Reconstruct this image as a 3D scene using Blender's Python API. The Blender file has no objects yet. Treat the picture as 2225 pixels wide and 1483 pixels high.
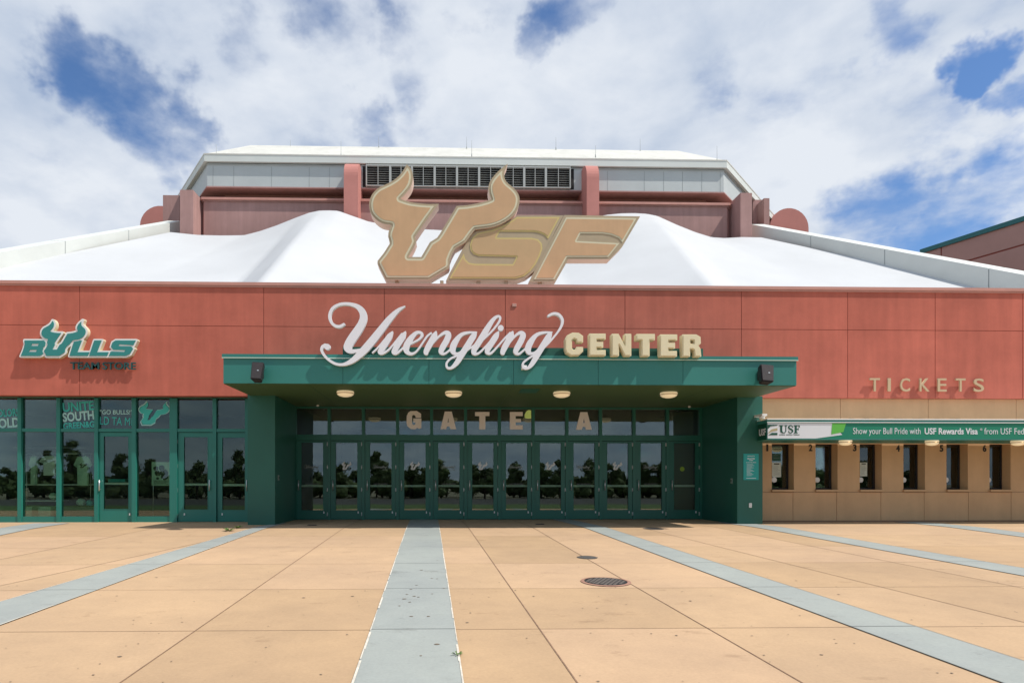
import bpy, bmesh, math, random
import numpy as np
from mathutils import Vector, Matrix
from mathutils.geometry import tessellate_polygon
random.seed(7)
S = bpy.context.scene
COL = S.collection
R = math.radians

# ------------------------------------------------------------------ camera
F, PX, PY, YAW, ZC = 1350.0, 1003.0, 1050.0, R(1.4), 1.083     # focal length and axis in photo pixels
cam = bpy.data.cameras.new('camera'); camo = bpy.data.objects.new('camera', cam); COL.objects.link(camo)
camo.location = (0, 0, ZC); camo.rotation_euler = (R(90), 0, -YAW)
cam.sensor_width = 36; cam.lens = 36 * F / 2225
cam.shift_x = (1112.5 - PX) / 2225; cam.shift_y = (PY - 741.5) / 2225
cam.clip_start = 0.1; cam.clip_end = 5000
S.camera = camo

# ------------------------------------------------------------------ light
SUN = Vector((-2.6, 1.0, -4.2)).normalized()                  # the way sunlight travels
sl = bpy.data.lights.new('sun', 'SUN'); so = bpy.data.objects.new('sun', sl); COL.objects.link(so)
sl.energy = 4.0; sl.angle = R(0.5); sl.color = (1.0, 0.955, 0.88)
so.rotation_euler = SUN.to_track_quat('-Z', 'Y').to_euler(); so.location = (20, -10, 60)
S.view_settings.view_transform = 'Standard'; S.view_settings.look = 'None'
S.view_settings.exposure = 0.2; S.view_settings.gamma = 1.0; S.view_settings.use_curve_mapping = False

def ray(u, v):
    fw = Vector((math.sin(YAW), math.cos(YAW), 0)); rt = Vector((math.cos(YAW), -math.sin(YAW), 0))
    return fw + rt * ((u - PX) / F) + Vector((0, 0, 1)) * (-(v - PY) / F)

def make_world():
    w = bpy.data.worlds.new('World'); S.world = w; w.use_nodes = True
    nt = w.node_tree; N = nt.nodes; L = nt.links; N.clear()
    def math_(op, a, b=None, c=None, clamp=False):
        n = N.new('ShaderNodeMath'); n.operation = op; n.use_clamp = clamp
        for i, x in enumerate((a, b, c)):
            if x is None: continue
            if isinstance(x, (int, float)): n.inputs[i].default_value = x
            else: L.new(x, n.inputs[i])
        return n.outputs[0]
    def smooth(x, a, b):
        n = N.new('ShaderNodeMapRange'); n.interpolation_type = 'SMOOTHSTEP'
        L.new(x, n.inputs[0]); n.inputs[1].default_value = a; n.inputs[2].default_value = b
        return n.outputs[0]
    tc = N.new('ShaderNodeTexCoord'); sep = N.new('ShaderNodeSeparateXYZ'); L.new(tc.outputs['Generated'], sep.inputs[0])
    zz = math_('ADD', math_('MAXIMUM', sep.outputs[2], 0.0), 0.22)
    cmb = N.new('ShaderNodeCombineXYZ')
    L.new(math_('DIVIDE', sep.outputs[0], zz), cmb.inputs[0]); L.new(math_('DIVIDE', sep.outputs[1], zz), cmb.inputs[1])
    def noise(scale, detail, rough, off, dist=0.0):
        mp = N.new('ShaderNodeMapping'); mp.inputs['Location'].default_value = off
        mp.inputs['Rotation'].default_value = (0, 0, 0.5)
        mp.inputs['Scale'].default_value = (1.0, 1.0, 1.0); L.new(cmb.outputs[0], mp.inputs[0])
        n = N.new('ShaderNodeTexNoise'); n.inputs['Scale'].default_value = scale; n.inputs['Detail'].default_value = detail
        n.inputs['Roughness'].default_value = rough; n.inputs['Distortion'].default_value = dist
        L.new(mp.outputs[0], n.inputs['Vector']); return n.outputs[0]
    big = noise(1.9, 9, 0.52, (3.1, 1.7, 0), 0.05)
    tex = noise(5.2, 9, 0.56, (7.3, 0.4, 0.2), 0.0)
    shade = noise(2.6, 9, 0.55, (1.0, 5.2, 0.6), 0.4)
    wn = N.new('ShaderNodeTexNoise'); wn.inputs['Scale'].default_value = 4.5; wn.inputs['Detail'].default_value = 6; wn.inputs['Roughness'].default_value = .6
    L.new(tc.outputs['Generated'], wn.inputs['Vector'])
    v1 = N.new('ShaderNodeVectorMath'); v1.operation = 'SUBTRACT'; L.new(wn.outputs['Color'], v1.inputs[0]); v1.inputs[1].default_value = (.5, .5, .5)
    v2 = N.new('ShaderNodeVectorMath'); v2.operation = 'MULTIPLY_ADD'; L.new(v1.outputs[0], v2.inputs[0]); v2.inputs[1].default_value = (.30, .30, .26); L.new(tc.outputs['Generated'], v2.inputs[2])
    v3 = N.new('ShaderNodeVectorMath'); v3.operation = 'NORMALIZE'; L.new(v2.outputs[0], v3.inputs[0])
    # gaps in the cloud sheet, as directions in the sky
    holes = [(125,130,95,.9),(205,200,95,.85),(290,250,90,.85),(345,320,105,.95),(440,312,90,.9),(1185,60,70,.85),(1150,125,55,.8),(2068,150,62,.95),
             (2190,180,50,.6),(1870,90,70,.5),(1900,505,110,.75),(2060,515,110,.9),(2150,440,120,.9),(2220,410,100,.8),
             (790,285,55,.42),(700,60,60,.3),(1545,190,60,.5),(20,300,90,.5),(560,150,60,.28),(980,40,50,.4),(1480,90,60,.4),(900,150,60,.35)]
    hs = None
    for (u, v, r, k) in holes:
        d = ray(u, v).normalized()
        dp = N.new('ShaderNodeVectorMath'); dp.operation = 'DOT_PRODUCT'
        L.new(v3.outputs[0], dp.inputs[0]); dp.inputs[1].default_value = d
        dist = (F ** 2 + (u - PX) ** 2 + (v - PY) ** 2) ** .5
        a = math.atan(r / dist)
        m = math_('MULTIPLY', smooth(dp.outputs['Value'], math.cos(a * 1.35), 1.0), k)
        hs = m if hs is None else math_('MAXIMUM', hs, m)
    dens = math_('ADD', math_('MULTIPLY', big, 0.85), math_('MULTIPLY', tex, 0.65))
    dens = math_('SUBTRACT', dens, math_('MULTIPLY', hs, 0.31))
    mask = smooth(dens, 0.37, 0.70)
    ramp = N.new('ShaderNodeValToRGB')
    ramp.color_ramp.elements[0].position = 0.36; ramp.color_ramp.elements[0].color = (4.3, 5.05, 6.3, 1)
    ramp.color_ramp.elements[1].position = 0.60; ramp.color_ramp.elements[1].color = (6.9, 7.3, 7.9, 1)
    L.new(math_('ADD', math_('MULTIPLY', shade, 0.6), math_('MULTIPLY', tex, 0.4)), ramp.inputs[0])
    # heavier rain cloud in the half of the sky behind the camera (the half the glass mirrors)
    heavy = smooth(sep.outputs[1], 0.25, -0.45)
    hv = N.new('ShaderNodeMix'); hv.data_type = 'RGBA'; hv.blend_type = 'MULTIPLY'
    L.new(heavy, hv.inputs['Factor']); L.new(ramp.outputs[0], hv.inputs['A']); hv.inputs['B'].default_value = (.72, .80, .88, 1)
    sky = N.new('ShaderNodeTexSky'); sky.sky_type = 'NISHITA'; sky.sun_disc = False
    sky.sun_elevation = math.asin(-SUN.z); sky.sun_rotation = math.atan2(-SUN.x, -SUN.y)
    sky.air_density = 1.0; sky.dust_density = 0.3; sky.ozone_density = 2.5
    mix = N.new('ShaderNodeMix'); mix.data_type = 'RGBA'
    L.new(mask, mix.inputs['Factor']); tint = N.new('ShaderNodeMix'); tint.data_type = 'RGBA'; tint.blend_type = 'MULTIPLY'; tint.inputs['Factor'].default_value = 1
    L.new(sky.outputs[0], tint.inputs['A']); tint.inputs['B'].default_value = (.80, 1.0, 1.22, 1)      # deep humid blue
    L.new(tint.outputs['Result'], mix.inputs['A']); L.new(hv.outputs['Result'], mix.inputs['B'])
    bg = N.new('ShaderNodeBackground'); bg.inputs[1].default_value = 0.1; L.new(mix.outputs['Result'], bg.inputs[0])
    out = N.new('ShaderNodeOutputWorld'); L.new(bg.outputs[0], out.inputs[0])
make_world()

# ------------------------------------------------------------------ geometry helpers
def P(u, v, y):
    """the point where the view through photo pixel (u, v) meets the vertical plane at depth y"""
    d = ray(u, v); k = y / d.y
    return Vector((d.x * k, y, ZC + d.z * k))
def ux(u, y): return P(u, 900, y).x
def vz(v, y, u=1000): return P(u, v, y).z
SLOPE = 0.034
def gz(y):                                            # the plaza falls away from the building
    if y >= 16: return 0.0
    if y > 14.8: return -SLOPE * (16 - y) ** 2 / 2.4
    z = -SLOPE * .6 - SLOPE * (14.8 - y)
    return max(z, -0.95)
def G(u, v):
    d = ray(u, v); lo, hi = 0.5, 60.0
    for _ in range(50):
        m = (lo + hi) / 2; k = m / d.y
        if ZC + d.z * k > gz(m): lo = m
        else: hi = m
    return Vector((d.x * lo / d.y, lo, gz(lo)))

def box(bm, x0, x1, y0, y1, z0, z1, mi=0):
    if x0 > x1: x0, x1 = x1, x0
    if y0 > y1: y0, y1 = y1, y0
    if z0 > z1: z0, z1 = z1, z0
    vs = [bm.verts.new(p) for p in ((x0,y0,z0),(x1,y0,z0),(x1,y1,z0),(x0,y1,z0),(x0,y0,z1),(x1,y0,z1),(x1,y1,z1),(x0,y1,z1))]
    fs = []
    for q in ((3,2,1,0),(4,5,6,7),(0,1,5,4),(1,2,6,5),(2,3,7,6),(3,0,4,7)):
        f = bm.faces.new([vs[i] for i in q]); f.material_index = mi; fs.append(f)
    return vs
def pbox(bm, u0, v0, u1, v1, yf, yb, mi=0):
    um = (u0 + u1) / 2
    return box(bm, ux(u0, yf), ux(u1, yf), yf, yb, vz(v1, yf, um), vz(v0, yf, um), mi)
def face(bm, pts, mi=0):
    f = bm.faces.new([bm.verts.new(p) for p in pts]); f.material_index = mi; return f
def prism(bm, loops, yf, yb, mi=0, smi=None):
    """loops of (x, z), holes included, extruded from depth yf to yb"""
    loops = [l for l in loops if len(l) >= 3]
    tris = tessellate_polygon([[Vector((p[0], p[1], 0)) for p in l] for l in loops])
    flat = [p for l in loops for p in l]
    fr = [bm.verts.new((p[0], yf, p[1])) for p in flat]; bk = [bm.verts.new((p[0], yb, p[1])) for p in flat]
    fs = []
    for t in tris:
        for vv in (fr, bk):
            try: f = bm.faces.new([vv[i] for i in t]); f.material_index = mi; fs.append(f)
            except ValueError: pass
    o = 0
    for l in loops:
        n = len(l)
        for i in range(n):
            a, b = o + i, o + (i + 1) % n
            try: f = bm.faces.new([fr[a], fr[b], bk[b], bk[a]]); f.material_index = mi if smi is None else smi; fs.append(f)
            except ValueError: pass
        o += n
    bmesh.ops.recalc_face_normals(bm, faces=fs)
def prism_x(bm, loop, x0, x1, mi=0):
    """a (y, z) outline extruded along x"""
    tris = tessellate_polygon([[Vector((p[0], p[1], 0)) for p in loop]])
    a = [bm.verts.new((x0, p[0], p[1])) for p in loop]; b = [bm.verts.new((x1, p[0], p[1])) for p in loop]
    fs = []
    for t in tris:
        for vv in (a, b):
            f = bm.faces.new([vv[i] for i in t]); f.material_index = mi; fs.append(f)
    n = len(loop)
    for i in range(n):
        j = (i + 1) % n; f = bm.faces.new([a[i], a[j], b[j], b[i]]); f.material_index = mi; fs.append(f)
    bmesh.ops.recalc_face_normals(bm, faces=fs)
def lathe(bm, prof, c, n=28, mi=0, caps=True):
    rings = []
    for (r, z) in prof:
        rings.append([bm.verts.new((c[0] + r * math.cos(2*math.pi*k/n), c[1] + r * math.sin(2*math.pi*k/n), c[2] + z)) for k in range(n)])
    fs = []
    for a, b in zip(rings, rings[1:]):
        for k in range(n):
            f = bm.faces.new([a[k], a[(k+1) % n], b[(k+1) % n], b[k]]); f.smooth = True; f.material_index = mi; fs.append(f)
    if caps:
        for rg in (rings[0], rings[-1]):
            f = bm.faces.new(rg); f.material_index = mi; fs.append(f)
    bmesh.ops.recalc_face_normals(bm, faces=fs)
def tube(bm, a, b, r, n=8, mi=0):
    a, b = Vector(a), Vector(b); q = (b - a).to_track_quat('Z', 'Y'); rs = []
    for p in (a, b):
        rs.append([bm.verts.new(p + q @ Vector((r*math.cos(2*math.pi*k/n), r*math.sin(2*math.pi*k/n), 0))) for k in range(n)])
    for k in range(n):
        f = bm.faces.new([rs[0][k], rs[0][(k+1) % n], rs[1][(k+1) % n], rs[1][k]]); f.smooth = True; f.material_index = mi
    bm.faces.new(rs[0][::-1]).material_index = mi; bm.faces.new(rs[1]).material_index = mi

# ---- outlines: signed distance on a grid, contoured, so that insets and brush strokes join cleanly
def grid(x0, x1, z0, z1, h):
    xs = np.arange(x0, x1 + h, h); zs = np.arange(z0, z1 + h, h)
    return xs, zs
def sd_polys(polys, xs, zs):
    X, Z = np.meshgrid(xs, zs); d = np.full(X.shape, 1e9); ins = np.zeros(X.shape, bool)
    for pl in polys:
        n = len(pl)
        for i in range(n):
            ax, az = pl[i]; bx, bz = pl[(i+1) % n]
            ex, ez = bx-ax, bz-az; L2 = ex*ex+ez*ez + 1e-12
            t = np.clip(((X-ax)*ex + (Z-az)*ez)/L2, 0, 1)
            d = np.minimum(d, np.hypot(X-ax-t*ex, Z-az-t*ez))
            if az != bz:
                c = ((az > Z) != (bz > Z)) & (X < (bx-ax)*(Z-az)/(bz-az) + ax)
                ins ^= c
    return np.where(ins, -d, d)
def sd_strokes(strokes, xs, zs):
    X, Z = np.meshgrid(xs, zs); d = np.full(X.shape, 1e9)
    for st in strokes:
        pts = catmull(st) if len(st) > 1 else st + [(st[0][0] + 1e-4, st[0][1], st[0][2])]
        for (ax, az, ar), (bx, bz, br) in zip(pts, pts[1:]):
            ex, ez = bx-ax, bz-az; L2 = ex*ex+ez*ez + 1e-12
            t = np.clip(((X-ax)*ex + (Z-az)*ez)/L2, 0, 1)
            d = np.minimum(d, np.hypot(X-ax-t*ex, Z-az-t*ez) - (ar + t*(br-ar)))
    return d
def catmull(p, n=6, closed=False):
    out = []; m = len(p); rng = range(m) if closed else range(m - 1)
    for i in rng:
        if closed: a, b, c, d = p[(i-1) % m], p[i], p[(i+1) % m], p[(i+2) % m]
        else: a, b, c, d = p[max(i-1, 0)], p[i], p[i+1], p[min(i+2, m-1)]
        for k in range(n):
            t = k / n
            out.append(tuple(0.5*((2*B) + (-A+C)*t + (2*A-5*B+4*C-D)*t*t + (-A+3*B-3*C+D)*t**3) for A, B, C, D in zip(a, b, c, d)))
    if not closed: out.append(tuple(p[-1]))
    return out
def rdp(pts, eps):
    if len(pts) < 4: return pts
    keep = [False]*len(pts); keep[0] = keep[-1] = True; st = [(0, len(pts)-1)]
    A = np.array(pts)
    while st:
        i, j = st.pop()
        if j - i < 2: continue
        a, b = A[i], A[j]; e = b - a; l = np.hypot(*e) + 1e-12
        d = np.abs((A[i+1:j, 0]-a[0])*e[1] - (A[i+1:j, 1]-a[1])*e[0]) / l if l > 1e-9 else np.hypot(*(A[i+1:j]-a).T)
        k = int(np.argmax(d))
        if d[k] > eps: k += i+1; keep[k] = True; st += [(i, k), (k, j)]
    return [p for p, q in zip(pts, keep) if q]
def contours(D, xs, zs, level=0.0):
    V = D - level; V = np.where(V == 0, 1e-9, V); I = V < 0
    code = I[:-1, :-1]*1 + I[:-1, 1:]*2 + I[1:, 1:]*4 + I[1:, :-1]*8
    T = {1:[(3,0)],2:[(0,1)],3:[(3,1)],4:[(1,2)],6:[(0,2)],7:[(3,2)],8:[(2,3)],9:[(2,0)],11:[(2,1)],12:[(1,3)],13:[(1,0)],14:[(0,3)],5:[(3,0),(1,2)],10:[(0,1),(2,3)]}
    adj = {}; pos = {}
    for j, i in zip(*np.where((code > 0) & (code < 15))):
        for a, b in T[int(code[j, i])]:
            ks = []
            for e in (a, b):
                k = {0:('h',j,i),2:('h',j+1,i),3:('v',j,i),1:('v',j,i+1)}[e]; ks.append(k)
                if k not in pos:
                    if k[0] == 'h':
                        p, q = V[k[1], k[2]], V[k[1], k[2]+1]; t = p/(p-q); pos[k] = (xs[k[2]] + t*(xs[1]-xs[0]), zs[k[1]])
                    else:
                        p, q = V[k[1], k[2]], V[k[1]+1, k[2]]; t = p/(p-q); pos[k] = (xs[k[2]], zs[k[1]] + t*(zs[1]-zs[0]))
            adj.setdefault(ks[0], []).append(ks[1]); adj.setdefault(ks[1], []).append(ks[0])
    loops = []; seen = set(); h = xs[1]-xs[0]
    for s in adj:
        if s in seen: continue
        loop = [s]; seen.add(s); cur = s
        while True:
            nx = [k for k in adj[cur] if k not in seen]
            if not nx: break
            cur = nx[0]; seen.add(cur); loop.append(cur)
        if len(loop) > 6:
            pts = [pos[k] for k in loop]; m = len(pts)//2
            pts = rdp(pts[:m+1], h*.18)[:-1] + rdp(pts[m:] + pts[:1], h*.18)[:-1]
            if len(pts) >= 3: loops.append(pts)
    return loops
def bounds(polys, m):
    a = [p[0] for l in polys for p in l]; b = [p[1] for l in polys for p in l]
    return min(a)-m, max(a)+m, min(b)-m, max(b)+m
def shapes(polys, levels, h):
    xs, zs = grid(*bounds(polys, max([0.0]+list(levels)) + 3*h), h)
    D = sd_polys(polys, xs, zs)
    return [contours(D, xs, zs, l) for l in levels]

# ------------------------------------------------------------------ object helpers
def wloc(o):
    v = Vector(o.location)
    while o.parent: o = o.parent; v += Vector(o.location)
    return v
def link(name, bm, mats, loc):
    me = bpy.data.meshes.new(name)
    bmesh.ops.translate(bm, verts=bm.verts, vec=-loc)
    bm.to_mesh(me); bm.free()
    for m in (mats if isinstance(mats, (list, tuple)) else [mats]): me.materials.append(m)
    o = bpy.data.objects.new(name, me); COL.objects.link(o); return o
def part(name, bm, mats, parent, label=None, kind=None):
    o = link(name, bm, mats, wloc(parent)); o.parent = parent
    if label: o['label'] = label
    if kind: o['kind'] = kind
    return o
def tag(o, label, cat, group=None):
    o['label'] = label; o['category'] = cat
    if group: o['group'] = group
    return o
def empty(name, loc, label, cat, group=None):
    o = bpy.data.objects.new(name, None); COL.objects.link(o); o.location = loc; o.empty_display_size = .3
    return tag(o, label, cat, group)
def whole(name, bm, mats, label=None, cat=None, group=None, kind=None):
    a = [v.co for v in bm.verts]
    loc = Vector(((min(c.x for c in a)+max(c.x for c in a))/2, (min(c.y for c in a)+max(c.y for c in a))/2, min(c.z for c in a)))
    o = link(name, bm, mats, loc); o.location = loc
    if label: tag(o, label, cat, group)
    if kind: o['kind'] = kind
    return o
def copy_tree(o, parent=None):
    c = o.copy(); COL.objects.link(c)
    if parent: c.parent = parent
    for ch in o.children: copy_tree(ch, c)
    return c
def BM(): return bmesh.new()
_dg = []
def text_bm(bm, s, x, z, y, w=None, h=None, ext=.004, off=0.0, rot=0.0, shear=0.0, mi=0, align='CENTER', space=1.0):
    """lettering fitted to width w and cap height h, its middle (or left edge) at x, its base line at z, its back at depth y"""
    cu = bpy.data.curves.new('t', 'FONT'); cu.body = s; cu.size = 1; cu.extrude = ext; cu.offset = off; cu.shear = shear
    cu.space_character = space; cu.resolution_u = 4
    o = bpy.data.objects.new('t', cu); COL.objects.link(o)
    dg = bpy.context.evaluated_depsgraph_get(); dg.update()
    me = bpy.data.meshes.new_from_object(o.evaluated_get(dg))
    bpy.data.objects.remove(o); bpy.data.curves.remove(cu)
    xs = [v.co.x for v in me.vertices]; ys = [v.co.y for v in me.vertices]
    x0, x1 = min(xs), max(xs); capb = 0.0; capt = max(ys)
    sy = h / (capt - capb) if h else 1; sx = w / (x1 - x0) if w else sy
    n = len(bm.verts); nf = len(bm.faces)
    bm.from_mesh(me); bpy.data.meshes.remove(me)
    bm.verts.ensure_lookup_table(); bm.faces.ensure_lookup_table()
    c, si = math.cos(rot), math.sin(rot)
    for v in bm.verts[n:]:
        lx = (v.co.x - ((x0+x1)/2 if align == 'CENTER' else x0))*sx; ly = (v.co.y - capb)*sy; lz = v.co.z
        v.co = Vector((x + lx*c - ly*si, y - lz - ext, z + lx*si + ly*c))
    for f in bm.faces[nf:]: f.material_index = mi

# ------------------------------------------------------------------ materials
def mat(name, col, rough=.6, var=.0, vscale=2.0, bump=0.0, bscale=60.0, metal=0.0, spec=.5, streak=0.0, emit=None, dirt=None):
    m = bpy.data.materials.new(name); m.use_nodes = True; nt = m.node_tree; N = nt.nodes; L = nt.links
    b = N['Principled BSDF']; b.inputs['Roughness'].default_value = rough; b.inputs['Metallic'].default_value = metal
    b.inputs['Specular IOR Level'].default_value = spec
    b.inputs['Base Color'].default_value = (*col, 1)
    tc = N.new('ShaderNodeTexCoord'); geo = N.new('ShaderNodeNewGeometry')
    def noise(scale, det=6, rg=.6, sc=None):
        n = N.new('ShaderNodeTexNoise'); n.inputs['Scale'].default_value = scale; n.inputs['Detail'].default_value = det; n.inputs['Roughness'].default_value = rg
        if sc:
            mp = N.new('ShaderNodeMapping'); mp.inputs['Scale'].default_value = sc; L.new(geo.outputs['Position'], mp.inputs[0]); L.new(mp.outputs[0], n.inputs['Vector'])
        else: L.new(geo.outputs['Position'], n.inputs['Vector'])
        return n.outputs[0]
    cur = None
    def modulate(src, lo, hi, a, bb, blend='MULTIPLY', c0=None, c1=None):
        nonlocal cur
        r = N.new('ShaderNodeValToRGB'); r.color_ramp.elements[0].position = a; r.color_ramp.elements[1].position = bb
        r.color_ramp.elements[0].color = c0 or (lo, lo, lo, 1); r.color_ramp.elements[1].color = c1 or (hi, hi, hi, 1)
        L.new(src, r.inputs[0])
        mx = N.new('ShaderNodeMix'); mx.data_type = 'RGBA'; mx.blend_type = blend; mx.inputs['Factor'].default_value = 1
        if cur is None: mx.inputs['A'].default_value = (*col, 1)
        else: L.new(cur, mx.inputs['A'])
        L.new(r.outputs[0], mx.inputs['B']); cur = mx.outputs['Result']
    if var: modulate(noise(vscale, 8, .65), 1-var, 1+var, .3, .7)
    if streak: modulate(noise(1.0, 7, .65, (3.0, 3.0, .22)), 1-streak, 1+streak*.4, .32, .62)
    if dirt: modulate(noise(dirt[0], 9, .7), 1-dirt[1], 1.0, dirt[2], dirt[2]+.12)
    if cur is not None: L.new(cur, b.inputs['Base Color'])
    if bump:
        bp = N.new('ShaderNodeBump'); bp.inputs['Strength'].default_value = bump; bp.inputs['Distance'].default_value = .01
        L.new(noise(bscale, 4, .6), bp.inputs['Height']); L.new(bp.outputs[0], b.inputs['Normal'])
    if emit: b.inputs['Emission Color'].default_value = (*emit[0], 1); b.inputs['Emission Strength'].default_value = emit[1]
    return m
def glass(name, tint, ior=1.62):
    m = bpy.data.materials.new(name); m.use_nodes = True; nt = m.node_tree; N = nt.nodes; L = nt.links; N.clear()
    tr = N.new('ShaderNodeBsdfTransparent'); tr.inputs[0].default_value = (*tint, 1)
    gl = N.new('ShaderNodeBsdfGlossy'); gl.inputs['Roughness'].default_value = 0.0; gl.inputs[0].default_value = (.92, 1, .97, 1)
    fr = N.new('ShaderNodeFresnel'); fr.inputs[0].default_value = ior
    nz = N.new('ShaderNodeTexNoise'); nz.inputs['Scale'].default_value = .9; nz.inputs['Detail'].default_value = 1
    geo = N.new('ShaderNodeNewGeometry'); L.new(geo.outputs['Position'], nz.inputs['Vector'])
    bp = N.new('ShaderNodeBump'); bp.inputs['Strength'].default_value = .035; bp.inputs['Distance'].default_value = .02
    L.new(nz.outputs[0], bp.inputs['Height']); L.new(bp.outputs[0], gl.inputs['Normal'])
    mx = N.new('ShaderNodeMixShader'); L.new(fr.outputs[0], mx.inputs[0]); L.new(tr.outputs[0], mx.inputs[1]); L.new(gl.outputs[0], mx.inputs[2])
    o = N.new('ShaderNodeOutputMaterial'); L.new(mx.outputs[0], o.inputs[0]); return m

M = {}
M['red'] = mat('red_stucco', (.51, .143, .100), .85, .15, .7, .3, 90, streak=.11, spec=.25)
M['coping'] = mat('pink_coping', (.55, .27, .22), .6, .08, 2)
M['joint'] = mat('dark_joint', (.24, .06, .045), .9)
M['tan'] = mat('tan_stucco', (.60, .385, .215), .85, .07, 1.2, .2, 90, streak=.05, spec=.25)
M['tanjoint'] = mat('tan_joint', (.22, .13, .08), .9)
M['pink'] = mat('pink_stucco', (.44, .265, .245), .85, .10, .5, .15, 40, streak=.10, spec=.2)
M['pinkred'] = mat('rose_painted_concrete', (.52, .22, .19), .8, .08, .6, .1, 40, spec=.2)
M['greypanel'] = mat('grey_metal_panel', (.50, .54, .54), .5, .05, .6)
M['seam'] = mat('grey_seam', (.32, .35, .35), .7)
M['whiteroof'] = mat('white_membrane_roof', (.60, .59, .54), .6, .10, .8, streak=.08)
M['beam'] = mat('pale_beam_cladding', (.62, .64, .61), .55, .06, .5)
M['fabric'] = mat('white_tent_fabric', (.53, .54, .555), .6, .05, .25, spec=.2)
M['soffitgrey'] = mat('pale_grey_soffit', (.66, .69, .66), .6, .04, .6)
M['black'] = mat('black_gap', (.012, .012, .013), .8)
M['louver'] = mat('louver_metal', (.44, .45, .43), .5)
M['slat'] = mat('louver_slat', (.30, .30, .28), .6)
M['fascia'] = mat('teal_metal_panel', (.031, .195, .166), .42, .06, .8)
M['green'] = mat('dark_green_paint', (.012, .105, .075), .5, .08, 1.0, .08, 80)
M['soffit'] = mat('green_soffit', (.05, .10, .035), .6, .05, .7)
M['frame'] = mat('green_frame_metal', (.013, .125, .088), .4, .04, 3)
M['store'] = mat('teal_frame_metal', (.018, .175, .138), .38, .04, 3)
M['steel'] = mat('brushed_steel', (.62, .64, .62), .3, metal=.7)
M['pushbar'] = mat('pale_push_bar', (.5, .62, .52), .35)
M['glass'] = glass('door_glass', (.88, .93, .89), 1.9)
M['sglass'] = glass('shop_glass', (.84, .93, .87))
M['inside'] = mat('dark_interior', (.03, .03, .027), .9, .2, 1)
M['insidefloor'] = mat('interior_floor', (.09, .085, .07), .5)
M['usf'] = mat('tan_sign_face', (.60, .375, .205), .5, .07, 1.2, streak=.05)
M['usfs'] = mat('tan_gold_sign_face', (.57, .38, .20), .5, .07, 1.2)
M['cream'] = mat('cream_outline', (.68, .64, .46), .5)
M['gold'] = mat('gold_outline', (.62, .5, .2), .5)
M['olive'] = mat('olive_sign_border', (.44, .35, .23), .55, .08, 2)
M['signside'] = mat('pale_sign_return', (.62, .45, .37), .6)
M['script'] = mat('white_sign_face', (.78, .78, .82), .4)
M['creamlet'] = mat('cream_letter', (.74, .66, .44), .5, .03, 5)
M['tanlet'] = mat('tan_letter', (.54, .40, .24), .5)
M['teallet'] = mat('teal_letter', (.03, .235, .22), .4)
M['darkteal'] = mat('dark_teal_letter', (.012, .075, .075), .5)
M['white'] = mat('white_paint', (.8, .8, .78), .5)
M['plaza'] = None
M['lamp'] = mat('cream_lamp_glass', (.8, .68, .45), .3, emit=((1, .8, .5), .32))
M['brass'] = mat('brass_band', (.45, .28, .12), .3, metal=.6)
M['speaker'] = mat('black_speaker', (.014, .012, .014), .55)
M['iron'] = mat('cast_iron', (.075, .07, .065), .7, .25, 12)
M['rim'] = mat('rusty_rim', (.32, .17, .12), .8, .15, 10)
M['decal'] = mat('white_vinyl', (.62, .64, .62), .6)
M['decaldim'] = mat('grey_vinyl', (.2, .23, .21), .6)
M['tealvinyl'] = mat('teal_vinyl', (.04, .44, .37), .6)
M['palevinyl'] = mat('pale_teal_vinyl', (.34, .62, .56), .6)
M['gate'] = mat('beige_vinyl', (.88, .82, .75), .6)
M['shirt'] = mat('pale_green_cloth', (.42, .62, .45), .9, .1, 12)
M['shirtw'] = mat('white_cloth', (.62, .72, .62), .9, .08, 12)
M['clothdark'] = mat('dark_cloth', (.02, .04, .03), .9)
M['paper'] = mat('white_paper', (.62, .68, .62), .8)
M['paperline'] = mat('print_grey', (.2, .24, .22), .8)
M['bannergreen'] = mat('banner_green', (.004, .20, .115), .45)
M['bannerdark'] = mat('banner_dark_green', (.004, .07, .04), .45)
M['bannerlime'] = mat('banner_lime', (.11, .45, .06), .45)
M['bannerwhite'] = mat('banner_white', (.70, .72, .75), .45)
M['bannergold'] = mat('banner_gold', (.42, .36, .2), .5)
M['noticeteal'] = mat('notice_teal', (.01, .30, .27), .45)
M['ink'] = mat('dark_ink', (.02, .018, .015), .7)
M['weed'] = mat('weed_leaf', (.09, .16, .03), .7)
M['leaf'] = mat('tree_leaf', (.06, .095, .028), .8, .5, .5)
M['bark'] = mat('tree_bark', (.06, .045, .035), .9)
M['lawn'] = mat('lawn_grass', (.07, .12, .03), .9, .2, .5)
M['asphalt'] = mat('asphalt', (.06, .06, .06), .9, .15, 3)
M['earth'] = mat('dry_ground', (.16, .15, .1), .95, .2, .1)
M['brickpink'] = mat('pink_brown_wall', (.42, .26, .23), .85, .06, .5)
M['tealtrim'] = mat('teal_trim', (.01, .13, .14), .5)
M['hall'] = mat('pale_notice_board', (.1, .11, .07), .8)

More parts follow.
